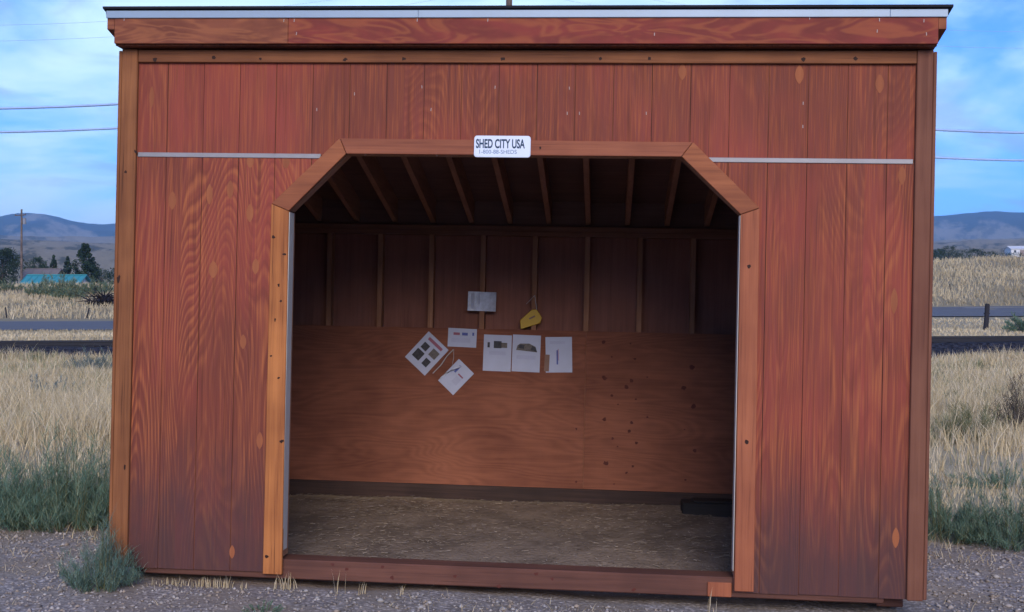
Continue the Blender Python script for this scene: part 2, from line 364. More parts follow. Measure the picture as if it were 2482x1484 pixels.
a, b, c_, d = idx[:-1], nxt[:-1], nxt[1:], idx[1:]
T = np.concatenate([np.stack([a, d, c_], -1).reshape(-1, 3), np.stack([a, c_, b], -1).reshape(-1, 3),
                    np.stack([np.zeros(NA, int), idx[0], nxt[0]], -1)])
ground = tri_mesh('ground', V, T, M['ground']); tag(ground, kind='structure')
ground.data.polygons.foreach_set('use_smooth', [True] * len(ground.data.polygons))

# hills: one sheet from the fields up to the mountains
t = NT('far hills'); c = t.n.new('ShaderNodeNewGeometry').outputs['Position']; x, y, z = t.sep(c)
azi = t.math('MULTIPLY', t.math('ARCTAN2', x, y), 60.0); rad_ = t.math('LOGARITHM', t.math('SQRT', t.math('ADD', t.math('MULTIPLY', x, x), t.math('MULTIPLY', y, y))), 2.718)
pv = t.comb(azi, t.math('MULTIPLY', rad_, 5.0), t.math('MULTIPLY', z, 0.006))
f1 = t.noise(pv, 0.35, 6, 0.6, 0.3); f2 = t.noise(pv, 2.0, 5, 0.65)
tan = t.mix(f2, (0.15, 0.125, 0.085), (0.30, 0.25, 0.18))
tan = t.mix(t.ramp(t.noise(pv, 0.9, 6, 0.65), 0.50, 0.60, 0, 0.8), tan, (0.055, 0.058, 0.042))
forest = t.mix(f2, (0.018, 0.028, 0.022), (0.042, 0.055, 0.040))
hz = t.math('ADD', z, t.math('MULTIPLY', t.math('SUBTRACT', f1, 0.5), 760.0))
M['hills'] = t.done(t.mix(t.ramp(hz, 255, 320), tan, forest), 1.0, 0.0)
NAH = 2160; ah = np.linspace(0, 2 * math.pi, NAH, endpoint=False); rh = np.geomspace(560, 9000, 90)
XH = rh[:, None] * np.sin(ah)[None]; YH = rh[:, None] * np.cos(ah)[None]
az = np.degrees(((ah + math.pi) % (2 * math.pi)) - math.pi)[None]; rr = rh[:, None]
def fbm(a, r):
    s = 0
    for k, (fa, fr, am) in enumerate([(3, .0007, 1), (7, .0016, .5), (15, .003, .28), (31, .006, .15), (67, .012, .09), (151, .021, .06), (313, .04, .04)]):
        s = s + am * np.sin(np.radians(a) * fa + 2.1 * k + 1.3 * np.sin(r * fr + k)) * np.cos(r * fr * 1.7 + 1.9 * k + np.radians(a) * fa * .5)
    return s
fb = fbm(az, rr)
foot = np.interp(rr, [560, 1000, 2000, 2800, 3600, 9000], [14, 52, 118, 172, 150, 150])
mtop = 0.965 + 0.15 * np.exp(-((az + 23.2) / 1.9) ** 2) + 0.03 * np.exp(-((az - 24) / 8) ** 2) + 0.02 * np.sin(np.radians(az) * 61 + 2) + 0.035 * np.sin(np.radians(az) * 17 + 1)
mount = np.interp(rr, [3200, 4200, 5200, 5600, 7000, 9000], [0, 105, 248, 258, 170, 0]) * mtop
ZH = foot * (1 + 0.09 * fb * sstep(600, 1500, rr)) + mount * (1 + 0.05 * fb)
ZH = np.maximum(ZH, 10)
VH = np.stack([XH, YH, ZH], -1).reshape(-1, 3)
ih = np.arange(len(rh) * NAH).reshape(len(rh), NAH); nh = np.roll(ih, -1, 1)
TH = np.concatenate([np.stack([ih[:-1], nh[1:], ih[1:]], -1).reshape(-1, 3), np.stack([ih[:-1], nh[:-1], nh[1:]], -1).reshape(-1, 3)])
hills = tri_mesh('hills', VH, TH, M['hills']); tag(hills, kind='structure')
hills.data.polygons.foreach_set('use_smooth', [True] * len(hills.data.polygons))

# road beyond the tracks
t = NT('worn grey asphalt'); c = t.n.new('ShaderNodeNewGeometry').outputs['Position']
M['asphalt'] = t.done(t.mix(t.noise(c, 1.2, 5, 0.6), (0.085, 0.085, 0.095), (0.125, 0.125, 0.14)), 0.9, 0.2)
M['paint'] = plain('worn road line paint', (0.24, 0.23, 0.21), 0.8)
def strip(name, x0, x1, n, cy, half, dz, mat, nw=8):
    xs = np.linspace(x0, x1, n); V, Fc = [], []
    for xx in xs:
        yc = cy(xx)
        for k in range(nw + 1):
            yv = yc - half + 2 * half * k / nw
            V.append((xx, yv, float(ground_h(xx, yv)) + dz))
    for i in range(n - 1):
        for k in range(nw):
            a = i * (nw + 1) + k; Fc.append((a, a + nw + 1, a + nw + 2, a + 1))
    return obj(name, V, Fc, mat, smooth=True)
road_y = lambda xx: 77.0 + 0.05 * xx
road = strip('road', -190, 190, 150, road_y, 5.2, 0.06, M['asphalt'], 10); tag(road, kind='structure')
for off in (-4.7, 4.7):
    e = strip('road_edge_line', -190, 190, 150, lambda xx: road_y(xx) + off, 0.07, 0.075, M['paint'], 1); e.parent = road
for k in range(-9, 10):
    cx = k * 12.0
    e = strip('road_centre_dash', cx - 1.5, cx + 1.5, 4, lambda xx: road_y(xx), 0.08, 0.078, M['paint'], 1); e.parent = road

# railway: ballast bank, sleepers and two rails
t = NT('dark cinder ballast'); c = t.n.new('ShaderNodeNewGeometry').outputs['Position']
v = t.voro(c, 9.0)
bc = t.mix(t.sep(v['Color'])[0], (0.012, 0.012, 0.018), (0.036, 0.036, 0.048))
t.bump(v['Distance'], 0.8, 0.08)
M['ballast'] = t.done(bc, 0.95, 0.1)
M['rail'] = plain('dark steel rail', (0.016, 0.015, 0.020), 0.6, 0.3, 0.3, 2)
M['sleeper'] = plain('tarred sleeper', (0.022, 0.018, 0.018), 0.9, 0.1, 0.3)
rail_y = lambda xx: 40.0 + 0.03 * xx
rail_z = lambda xx: 0.26 + 0.004 * xx
V, Fc = [], []; prof = [(-3.0, None), (-1.75, 0.09), (-0.6, 0.10), (0.6, 0.10), (1.75, 0.09), (3.2, None)]
xs = np.linspace(-160, 160, 161)
for xx in xs:
    for dy, dz in prof:
        yv = rail_y(xx) + dy
        zz = float(ground_h(xx, yv)) - 0.05 if dz is None else rail_z(xx) + dz
        V.append((xx, yv + (0.12 * random.uniform(-1, 1) if dz is None else 0), zz + random.uniform(-.02, .02)))
m = len(prof)
for i in range(len(xs) - 1):
    for k in range(m - 1):
        a = i * m + k; Fc.append((a, a + m, a + m + 1, a + 1))
bank = obj('railway_embankment', V, Fc, M['ballast']); tag(bank, kind='structure')
track = empty('railway_track', (0, 40, 0.5))
tag(track, 'dark steel railway track on a cinder bank behind the shed', 'railway track')
for off in (-0.76, 0.76):
    V, Fc = [], []; rp = [(-.06, -.02), (.06, -.02), (.06, .02), (.02, .04), (.02, .12), (.036, .13), (.036, .17), (-.036, .17), (-.036, .13), (-.02, .12), (-.02, .04), (-.06, .02)]
    for xx in (-160, 0, 160):
        for dy, dz in rp: V.append((xx, rail_y(xx) + off + dy - 40, rail_z(xx) + 0.10 + dz - 0.5))
    for i in range(2):
        for k in range(12):
            a, b = i * 12 + k, i * 12 + (k + 1) % 12; Fc.append((a, a + 12, b + 12, b))
    obj('rail', V, Fc, M['rail'], track)
V, Fc = [], []
for k in range(540):
    xx = -160 + k * 0.595; b0 = len(V)
    V += [(p[0], p[1] - 40, p[2] - 0.5) for p in boxv(xx - .11, xx + .11, rail_y(xx) - 1.28, rail_y(xx) + 1.28, rail_z(xx) - .06, rail_z(xx) + .10 + random.uniform(-.012, .012))]
    Fc += [tuple(b0 + q for q in f) for f in BOXF]
sl = obj('sleeper_row', V, Fc, M['sleeper'], track); sl['kind'] = 'stuff'

# ------------------------------------------------------------------ the shed
shed = empty('loafing_shed', mat=SM)
tag(shed, 'red-brown stained plywood livestock shed with a wide open chamfered doorway', 'shed')
XL, XR = -2.166, 2.174                      # outer faces of the corner boards
DEP = 2.84                                  # outside of the back wall
ZB, ZF, ZT = 0.104, 2.372, 2.90             # siding bottom, joint of the sheets, hidden top
OL, OR, OT = -1.212, 1.206, 2.385           # opening
CH = [(OL, 2.07), (-0.902, OT), (0.892, OT), (OR, 2.085)]
def top_at(x):                              # upper edge of the opening at x
    if x <= OL or x >= OR: return None
    return float(np.interp(x, [p[0] for p in CH], [p[1] for p in CH]))
PITCH = 0.25
def roof_under(y): return 2.93 - PITCH * y  # underside of the rafters

front = box('front_wall', OR, XR - 0.012, 0.0065, 0.016, ZB, ZT, M['groove'], shed)
# the backing sheet goes round the opening
pl = [(XL + .012, ZB + .003), (OL - .02, ZB + .003), (OL - .02, 2.10), (-0.92, OT + .02), (0.91, OT + .02), (OR + .02, 2.11), (OR + .02, ZB + .003), (XR - .012, ZB + .003), (XR - .012, ZT), (XL + .012, ZT)]
bpy.data.objects.remove(front)
def sheet(name, parts, y0, y1, mat, parent):
    bm = bmesh.new()
    for poly in parts:
        vs = [bm.verts.new((x, y0, z)) for x, z in poly]; f = bm.faces.new(vs)
    bmesh.ops.recalc_face_normals(bm, faces=bm.faces)
    r = bmesh.ops.extrude_face_region(bm, geom=list(bm.faces))
    bmesh.ops.translate(bm, vec=(0, y1 - y0, 0), verts=[g_ for g_ in r['geom'] if isinstance(g_, bmesh.types.BMVert)])
    bmesh.ops.recalc_face_normals(bm, faces=bm.faces)
    me = bpy.data.meshes.new(name); bm.to_mesh(me); bm.free(); me.materials.append(mat)
    return link(bpy.data.objects.new(name, me), parent)
front = sheet('front_wall', [
    [(XL + .012, ZB + .003), (OL - .02, ZB + .003), (OL - .02, 2.10), (-0.92, OT + .02), (-0.92, ZT), (XL + .012, ZT)],
    [(-0.915, OT + .02), (0.905, OT + .02), (0.905, ZT), (-0.915, ZT)],
    [(0.91, OT + .02), (OR + .02, 2.11), (OR + .02, ZB + .003), (XR - .012, ZB + .003), (XR - .012, ZT), (0.91, ZT)]], 0.0042, 0.016, M['groove'], shed)
XG0 = -2.4273 + 0.518                       # measured groove of board 0
GAP = 0.0021
edges = [XG0 + 0.2032 * k for k in range(0, 20)]
edges = [XL + .015] + edges + [XR - .015]
def siding_board(a, b, zlo, zhi):
    a += GAP + random.uniform(-.0008, .0008); b -= GAP + random.uniform(-.0008, .0008)
    xs = sorted({a, b} | {q for q in (OL - 1e-4, OL + 1e-4, OR - 1e-4, OR + 1e-4, CH[1][0], CH[2][0]) if a < q < b})
    runs, cur = [], []
    for q in xs:
        tp = top_at(q); lo = zlo if tp is None else max(zlo, tp + 0.02)
        if lo < zhi - 0.01: cur.append((q, lo))
        else:
            if len(cur) > 1: runs.append(cur)
            cur = []
    if len(cur) > 1: runs.append(cur)
    # where the opening's edge crosses the upper limit inside a board, walk it finely
    if not runs or any(top_at(q) for q in xs):
        runs, cur = [], []
        for q in np.unique(np.concatenate([np.linspace(a, b, 25), [u for u in xs]])):
            tp = top_at(q); lo = zlo if tp is None else max(zlo, tp + 0.02)
            if lo < zhi - 0.004: cur.append((float(q), lo))
            else:
                if len(cur) > 1: runs.append(cur)
                cur = []
        if len(cur) > 1: runs.append(cur)
    for run in runs:
        simp = [run[0]]
        for i in range(1, len(run) - 1):
            (x0, z0), (x1, z1), (x2, z2) = simp[-1], run[i], run[i + 1]
            if abs((x1 - x0) * (z2 - z0) - (x2 - x0) * (z1 - z0)) > 1e-6: simp.append(run[i])
        simp.append(run[-1])
        poly = simp + [(simp[-1][0], zhi), (simp[0][0], zhi)]
        if simp[-1][0] - simp[0][0] < 0.004: continue
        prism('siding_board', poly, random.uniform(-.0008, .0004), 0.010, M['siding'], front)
for a, b in zip(edges[:-1], edges[1:]):
    siding_board(a, b, ZB + random.uniform(-.003, .003), ZF - .006)
    siding_board(a, b, ZF + .008, ZT)
# galvanised joint flashing on either side of the opening
for x0, x1 in ((-2.072, -1.045), (1.03, 2.085)):
    box('joint_flashing', x0, x1, -0.006, 0.004, ZF - .012, ZF + .013, M['zinc'], front, 0.002)

# trim
box('corner_board', XL, -2.076, -0.022, 0.0055, 0.108, 2.95, M['corner_orange'], shed, 0.004)
box('corner_board', 2.092, XR, -0.022, 0.0055, 0.100, 2.95, M['corner_brown'], shed, 0.004)
for (xa, xb, m_) in ((XL - .018, XL - .001, 'corner_orange'), (XR + .001, XR + .018, 'corner_brown')):
    box('corner_board', xa, xb, -0.021, 0.075, 0.106, 2.94, M[m_], shed, 0.003)
fr = box('frieze_board', -2.074, 2.090, -0.021, 0.0045, 2.878, 2.946, M['frieze'], shed, 0.003)
# opening surround
def quad_trim(name, pts, mat, y0=-0.022, y1=0.0025): return prism(name, pts, y0, y1, mat, shed, 0.003)
jl = quad_trim('jamb_trim', [(-1.313, 0.100), (-1.208, 0.100), (OL, 2.070), (-1.309, 2.108)], M['jamb_orange'])
jr = quad_trim('jamb_trim', [(OR + .006, 0.112), (1.312, 0.112), (1.304, 2.118), (OR, 2.083)], M['jamb_red'])
dl = quad_trim('diagonal_trim', [(-1.3085, 2.110), (OL, 2.0725), (-0.903, OT), (-0.940, 2.468)], M['diag'], -0.0225)
dr = quad_trim('diagonal_trim', [(OR, 2.0855), (1.3035, 2.1205), (0.952, 2.462), (0.894, OT)], M['diag'], -0.0225)
hd = quad_trim('header_trim', [(-0.9005, OT), (0.8915, OT), (0.9495, 2.462), (-0.9375, 2.468)], M['header'], -0.0215)
# door frame behind the trim, grey metal guard on the chewable edges
box('jamb_post', OL - .040, OL - .001, 0.0165, 0.108, 0.19, 2.07, M['stud'], shed)
box('jamb_post', OR + .001, OR + .040, 0.0165, 0.108, 0.19, 2.085, M['stud'], shed)
gl = box('metal_guard', OL - .0005, OL + .0035, -0.012, 0.074, 0.226, 2.066, M['guard'], shed, 0.001)
g2_ = box('metal_guard', OR - .0035, OR + .0005, -0.012, 0.045, 0.215, 2.080, M['guard'], shed, 0.001)
prism('lintel', [(-1.20, OT + .003), (1.19, OT + .003), (1.19, 2.53), (-1.20, 2.53)], 0.018, 0.10, M['stud'], shed)
for pts in ([(OL - .002, 2.075), (-0.902, OT + .002), (-0.902, OT + .045), (OL - .04, 2.10)], [(OR + .002, 2.09), (OR + .04, 2.11), (0.892, OT + .045), (0.892, OT + .002)]):
    prism('corner_brace', pts, 0.0175, 0.105, M['stud'], shed)
# bottom beams: front, back and ends
sk = box('skid_beam', -1.994, 1.985, 0.012, 0.15, 0.070, 0.176, M['skid'], shed, 0.006)
box('skid_block', 1.075, 1.20, -0.0035, 0.0118, 0.074, 0.150, M['jamb_red'], shed, 0.004)
box('sill_plate', -2.13, OL - .05, 0.02, 0.105, 0.177, 0.215, M['skid'], shed)
box('sill_plate', OR + .05, 2.14, 0.02, 0.105, 0.177, 0.215, M['skid'], shed)
box('skid_beam', -2.12, -1.98, 0.152, 2.72, 0.035, 0.175, M['skid'], shed, 0.006)
box('skid_beam', 1.98, 2.12, 0.152, 2.72, 0.020, 0.175, M['skid'], shed, 0.006)
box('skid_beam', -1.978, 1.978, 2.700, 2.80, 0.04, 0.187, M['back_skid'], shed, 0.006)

# side walls: boards on a backing sheet
for s, xo in ((-1, XL + .0), (1, XR - .0)):
    xa, xb = (xo + .010, xo + .018) if s < 0 else (xo - .018, xo - .010)
    zt0, zt1 = roof_under(0.02) + .172, roof_under(DEP) + .172
    V = [(xa, .02, ZB), (xa, DEP, ZB), (xa, DEP, zt1), (xa, .02, zt0), (xb, .02, ZB), (xb, DEP, ZB), (xb, DEP, zt1), (xb, .02, zt0)]
    sw = obj('side_wall', V, [(0, 1, 2, 3), (7, 6, 5, 4), (0, 4, 5, 1), (1, 5, 6, 2), (2, 6, 7, 3), (3, 7, 4, 0)], M['inside'], shed)
    ya, k = 0.078, 0
    while ya < DEP - .02:
        yb = min(ya + .2032, DEP); p, q = (xo + .001, xo + .0105) if s < 0 else (xo - .0105, xo - .001)
        a0, b0 = ya + GAP, yb - GAP
        V = [(p, a0, ZB), (p, b0, ZB), (p, b0, roof_under(b0)), (p, a0, roof_under(a0)), (q, a0, ZB), (q, b0, ZB), (q, b0, roof_under(b0)), (q, a0, roof_under(a0))]
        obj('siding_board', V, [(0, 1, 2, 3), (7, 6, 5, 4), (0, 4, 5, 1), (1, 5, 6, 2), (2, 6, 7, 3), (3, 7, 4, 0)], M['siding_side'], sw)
        ya = yb
    # studs and plywood lining inside
    for yk in np.arange(0.42, 2.6, 0.4064):
        p, q = (xb + .001, xb + .09) if s < 0 else (xa - .09, xa - .001)
        obj('stud', boxv(p, q, yk - .019, yk + .019, .177, roof_under(yk) - .01), BOXF, M['stud'], sw)
    p, q = (xb + .092, xb + .104) if s < 0 else (xa - .104, xa - .092)
    obj('plywood_sheet', boxv(p, q, 0.12, 2.70, .19, 1.407), BOXF, M['ply'], sw)

# back wall
bw = box('back_wall', XL + .02, XR - .02, DEP - .016, DEP, ZB, roof_under(DEP) + .02, M['inside'], shed)
ys0, ys1 = 2.72, 2.809
zpt = 2.214
for k in range(-0, 10):
    xx = -2.1913 + .518 + .4064 * k - .4064
    if xx < XL + .03 or xx > XR - .03: continue
    obj('stud', boxv(xx - .019, xx + .019, ys0 + .001, ys1, .1885, zpt - .076), BOXF, M['stud'], bw)
box('top_plate', XL + .03, XR - .03, ys0 - .001, ys1 + .012, zpt - .038, zpt, M['plate'], bw, 0.003)
box('top_plate', XL + .03, XR - .03, ys0, ys1 + .012, zpt - .0765, zpt - .0388, M['plate'], bw, 0.003)
PZ0, PZ1 = 0.188, 1.4072
jx = 0.362
for x0, x1 in ((XL + .12, jx - 2.4384 - .002), (jx - 2.4384, jx - .0015), (jx + .0015, XR - .12)):
    if x1 - x0 < .01: continue
    box('plywood_sheet', x0, x1, ys0 - .0125, ys0 - .0005, PZ0, PZ1, M['ply'], bw)
# knots in the knotty sheet
def disc(name, cx, cz, rx, rz, y, mat, parent, n=9, thick=0.0008, rot=0.0):
    poly = []
    for k in range(n):
        a = 2 * math.pi * k / n; q = random.uniform(.55, 1.25)
        u, w_ = rx * q * math.cos(a), rz * q * math.sin(a)
        poly.append((cx + u * math.cos(rot) - w_ * math.sin(rot), cz + u * math.sin(rot) + w_ * math.cos(rot)))
    return prism(name, poly, y - thick, y + thick, mat, parent)
kz = [(1923, 1090), (1927, 1206), (1927, 1336), (1930, 1477), (2013, 1215), (1996, 1235), (2014, 1348), (2005, 1375), (2017, 1487), (1997, 1508), (2206, 1170), (2180, 1238), (2211, 1296), (2214, 1437), (1950, 1138), (2023, 1145), (1950, 1262), (2026, 1273), (1953, 1399), (2029, 1412), (1968, 1424), (1837, 1368), (1837, 1536), (1957, 1543), (2182, 1370), (2185, 1530), (2010, 1096), (2063, 1330), (2063, 1203), (1970, 1290)]
for i, (sx, sy) in enumerate(kz):
    p = shed_pt(sx / 1.3156, sy / 1.3156, ys0 - .0125); r_ = random.uniform(.010, .021) if i < 14 else random.uniform(.006, .011)
    disc('knot', p[0], p[2], r_ * 1.05, r_, ys0 - .0126, M['knot_soft'], bw)

# roof: rafters, sheathing, fascia, rake boards, drip edge
def sloped(name, x0, x1, y0, y1, dz0, dz1, mat, parent):
    f = lambda y: roof_under(y)
    V = [(x0, y0, f(y0) + dz0), (x1, y0, f(y0) + dz0), (x1, y1, f(y1) + dz0), (x0, y1, f(y1) + dz0), (x0, y0, f(y0) + dz1), (x1, y0, f(y0) + dz1), (x1, y1, f(y1) + dz1), (x0, y1, f(y1) + dz1)]
    return obj(name, V, BOXF, mat, parent)
YF = -0.08
roof = sloped('roof', XL - .03, XR + .03, YF + .002, DEP + .10, 0.174, 0.188, M['deck'], shed)
sloped('roofing_sheet', XL - .072, XR + .067, YF - .035, DEP + .13, 0.1885, 0.200, M['felt'], roof)
xr0 = 0.359
raf = sloped('rafter', -.019, .019, 0.018, DEP + .08, 0.0, 0.1735, M['rafter'], roof); raf.location.x = xr0 - .3048 * 8
for k in range(-7, 6):
    r2 = raf.copy(); COL.objects.link(r2); r2.parent = roof; r2.location.x = xr0 + .3048 * k
# blocking between the rafters over the walls
for x0, x1 in ((XL + .03, XR - .03),):
    box('blocking', x0, x1, 0.02, 0.05, 2.925, 3.10, M['deck'], roof)
    box('blocking', x0, x1, 2.78, 2.81, 2.215, 2.42, M['deck'], roof)
fz0, fz1 = 2.962, 3.108
box('fascia_board', XL - .012, -1.2148, YF - .018, YF + .001, fz0, fz1, M['fascia_a'], roof, 0.003)
box('fascia_board', -1.2140, XR, YF - .018, YF + .001, fz0, fz1, M['fascia_b'], roof, 0.003)
box('soffit', XL - .011, XR - .001, YF + .0015, 0.02, 2.955, 2.967, M['groove'], roof)
for xa, xb in ((XL - .052, XL - .013), (XR + .001, XR + .040)):
    f = lambda y: roof_under(y)
    y0, y1 = YF - .016, DEP + .09
    V = [(xa, y0, f(y0) + .085), (xb, y0, f(y0) + .085), (xb, y1, f(y1) + .085), (xa, y1, f(y1) + .085), (xa, y0, f(y0) + .186), (xb, y0, f(y0) + .186), (xb, y1, f(y1) + .186), (xa, y1, f(y1) + .186)]
    obj('rake_board', V, BOXF, M['fascia_a'], roof)
box('drip_edge', XL - .056, -0.51, YF - .026, YF - .017, fz1 - .010, fz1 + .030, M['drip'], roof, 0.002)
box('drip_edge', -0.5095, 1.93, YF - .0265, YF - .017, fz1 - .010, fz1 + .030, M['drip'], roof, 0.002)
box('drip_edge', 1.9305, XR + .044, YF - .026, YF - .017, fz1 - .010, fz1 + .0295, M['drip'], roof, 0.002)
for xa, xb in ((XL - .060, XL - .0525), (XR + .0405, XR + .048)):
    sloped('drip_edge', xa, xb, YF - .02, DEP + .1, .165, .1882, M['felt'], roof)

# repair patches, knots and staples measured on the photograph (full-size pixels)
for sx, sy, rx, rz in [(484, 310, 9, 36), (2548, 238, 15, 30), (2804, 268, 15, 30), (734, 605, 13, 30), (797, 680, 13, 30), (798, 515, 14, 22), (912, 515, 14, 24), (815, 850, 13, 26), (680, 860, 17, 28), (2175, 230, 14, 26), (2875, 560, 13, 30), (828, 1405, 12, 28), (2855, 1715, 12, 32), (740, 1760, 10, 22), (668, 620, 12, 34), (550, 640, 15, 30), (775, 1090, 12, 24), (2850, 960, 12, 40)]:
    p = shed_pt(sx / 1.3156, sy / 1.3156, 0.0); k_ = 5.9557 / F / 1.3156
    n = 16; poly = []
    for q in range(n):
        a = 2 * math.pi * q / n; poly.append((p[0] + rx * k_ * math.copysign(abs(math.cos(a)) ** 1.6, math.cos(a)) * .9, p[2] + rz * k_ * math.sin(a)))
    prism('plywood_patch', poly, -0.0016, 0.003, M['patch'], front)
for sx, sy, rx, rz, pa in [(1287, 188, 8, 6, fr), (1602, 188, 7, 6, fr), (1914, 187, 6, 6, fr), (2070, 187, 6, 6, fr), (2560, 190, 9, 7, fr), (2727, 188, 8, 8, fr), (495, 190, 8, 7, fr), (682, 184, 9, 6, fr), (1100, 190, 8, 6, fr), (830, 188, 7, 5, fr)]:
    p = shed_pt(sx / 1.3156, sy / 1.3156, -0.022); disc('knot', p[0], p[2], rx * .0017, rz * .0017, -0.0213, M['knot'], pa)
cb = [o for o in shed.children if o.name.startswith('corner_board')][0]
for sx, sy, rx, rz, pa in [(400, 549, 6, 8, cb), (432, 484, 8, 9, cb), (378, 890, 9, 18, cb), (398, 1490, 5, 12, cb), (385, 1790, 5, 10, cb),
                           (872, 757, 8, 9, jl), (907, 811, 10, 7, jl), (888, 910, 5, 9, jl), (877, 1020, 4, 9, jl), (864, 1135, 8, 5, jl), (888, 1205, 9, 5, jl), (897, 1408, 11, 9, jl), (850, 1776, 9, 9, jl), (895, 960, 5, 6, jl),
                           (2387, 850, 8, 11, jr), (2380, 1408, 8, 11, jr), (1722, 472, 5, 9, hd), (1392, 496, 5, 5, hd), (1165, 495, 5, 4, hd)]:
    p = shed_pt(sx / 1.3156, sy / 1.3156, -0.022); disc('knot', p[0], p[2], rx * .0012, rz * .0012, -0.0222, M['knot'], pa)
st_me = None
for sx, sy, yl in [(1578, 279, 0), (1374, 350, 0), (1815, 282, 0), (1847, 362, 0), (1808, 362, 0), (2560, 330, 0), (2559, 404, 0), (2060, 362, 0), (1345, 278, 0), (1130, 300, 0), (1010, 350, 0),
                   (1330, 65, YF - .018), (1555, 65, YF - .018), (938, 66, YF - .018), (945, 108, YF - .018), (905, 66, YF - .018), (2086, 110, YF - .018), (2581, 58, YF - .018), (2803, 64, YF - .018), (2796, 100, YF - .018), (2945, 67, YF - .018), (2953, 109, YF - .018), (640, 55, YF - .018), (396, 62, YF - .018)]:
    p = shed_pt(sx / 1.3156, sy / 1.3156, yl)
    if st_me is None:
        o = box('staple', -.0018, .0018, -.0010, .0015, -.008, .008, M['staple'], front); st_me = o.data
    else:
        o = bpy.data.objects.new('staple', st_me); COL.objects.link(o); o.parent = front if yl == 0 else roof
    o.location = (p[0], yl - .001, p[2]); o.rotation_euler.y = random.uniform(-.12, .12)
# knots and blotches in the front beam
for dx, dz in [(1060, 1800), (1220, 1808), (1450, 1838), (1105, 1815), (1250, 1842), (1710, 1830), (1760, 1845), (1590, 1870), (2020, 1880)]:
    p = shed_pt(dx / 1.3156, dz / 1.3156, 0.012); disc('knot', p[0], p[2], .012, .010, 0.0118, M['knot_soft'], sk)

# ------------------------------------------------------------------ sign over the doorway
def text_mesh(name, body, width, height, mat, parent, loc, bold=0.0):
    cu = bpy.data.curves.new(name, 'FONT'); cu.body = body; cu.align_x = 'CENTER'; cu.align_y = 'CENTER'; cu.offset = bold; cu.extrude = 0.002
    o = bpy.data.objects.new(name, cu); COL.objects.link(o)
    bpy.context.view_layer.update()
    me = bpy.data.meshes.new_from_object(o.evaluated_get(bpy.context.evaluated_depsgraph_get()))
    bpy.data.objects.remove(o); bpy.data.curves.remove(cu)
    co = np.array([v.co[:] for v in me.vertices]); mn, mx = co.min(0), co.max(0)
    for v in me.vertices:
        u = (v.co.x - mn[0]) / (mx[0] - mn[0]) - .5; w_ = (v.co.y - mn[1]) / (mx[1] - mn[1]) - .5
        v.co = (u * width, (v.co.z - 0.0) * -0.1, w_ * height)
    me.materials.clear(); me.materials.append(mat)
    me.flip_normals()
    t_ = bpy.data.objects.new(name, me); COL.objects.link(t_); t_.parent = parent; t_.location = loc
    return t_
def rounded(w, h, r, n=6):
    pts = []
    for cx, cz, a0 in ((w / 2 - r, -h / 2 + r, -90), (w / 2 - r, h / 2 - r, 0), (-w / 2 + r, h / 2 - r, 90), (-w / 2 + r, -h / 2 + r, 180)):
        for k in range(n + 1):
            a = R(a0 + 90 * k / n); pts.append((cx + r * math.cos(a), cz + r * math.sin(a)))
    return pts
def in_shed(name, lx, ly, lz, ry=0.0):
    return empty(name, mat=SM @ Matrix.Translation((lx, ly, lz)) @ Matrix.Rotation(ry, 4, 'Y'))
sg = in_shed('shed_sign', -0.055, -0.0225, 2.4285)
tag(sg, 'white rounded sign with navy lettering mounted over the shed doorway', 'sign')
prism('sign_plate', rounded(.303, .116, .016), -0.012, 0.001, M['sign'], sg, 0.0025)
text_mesh('lettering', 'SHED CITY USA', .262, .050, M['navy'], sg, (-.010, -.0122, .015), 0.030)
text_mesh('lettering', '1-800-88-SHEDS', .200, .021, M['navy_soft'], sg, (-.022, -.0122, -.028), 0.0)

# ------------------------------------------------------------------ papers pinned up inside
YP = ys0 - .0125
def bars(parent, items):
    for nm, u, w_, bw_, bh, m_ in items:
        box(nm, u - bw_ / 2, u + bw_ / 2, -0.0035, -0.0012, w_ - bh / 2, w_ + bh / 2, M[m_], parent)
def paper(name, px, py, w, h, rot, label, yl, mat='paper', curl=0.0, cat='paper', grp=None):
    p = shed_pt(px, py, yl); e = in_shed(name, p[0], yl, p[2], rot); tag(e, label, cat, grp)
    nx, nz = 6, 6; V, Fc = [], []
    for i in range(nx + 1):
        for k in range(nz + 1):
            u, v_ = i / nx - .5, k / nz - .5
            yy_ = -0.001 - curl * (max(0, abs(u) - .25) * 4) ** 2 - 0.3 * curl * max(0, -v_ - .2)
            V.append((u * w, yy_, v_ * h))
    n0 = len(V); V += [(a_, b_ + .0011, c__) for a_, b_, c__ in V]
    for i in range(nx):
        for k in range(nz):
            a_ = i * (nz + 1) + k; q = (a_, a_ + nz + 1, a_ + nz + 2, a_ + 1); Fc.append(q); Fc.append(tuple(n0 + z_ for z_ in q[::-1]))
    obj('sheet', V, Fc, M[mat], e, True)
    return e
pg = 'notices pinned up inside the shed'
e = paper('notice', 1168, 731, .222, .150, R(1), 'crinkled white plastic sleeve pinned on a bare stud above the plywood', ys0 - .002, 'sleeve', 0.010, 'notice', pg)
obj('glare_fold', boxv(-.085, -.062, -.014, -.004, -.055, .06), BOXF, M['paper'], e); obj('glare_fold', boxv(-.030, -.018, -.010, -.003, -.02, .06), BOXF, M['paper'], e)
e = paper('notice', 1120, 819, .225, .145, R(1.5), 'white landscape flyer with small red and blue heading, under the plastic sleeve', YP, 'paper', 0.001, 'notice', pg)
bars(e, [('heading', -.045, .030, .05, .020, 'print_red'), ('heading', .02, .030, .045, .022, 'print_blue'), ('emblem', .085, .032, .014, .024, 'print_blue'), ('text_block', -.01, -.02, .15, .035, 'print_grey')])
e = paper('notice', 1034, 857, .215, .275, R(42), 'tilted white flyer carrying four dark pictures, pinned to the plywood', YP, 'paper', 0.001, 'notice', pg)
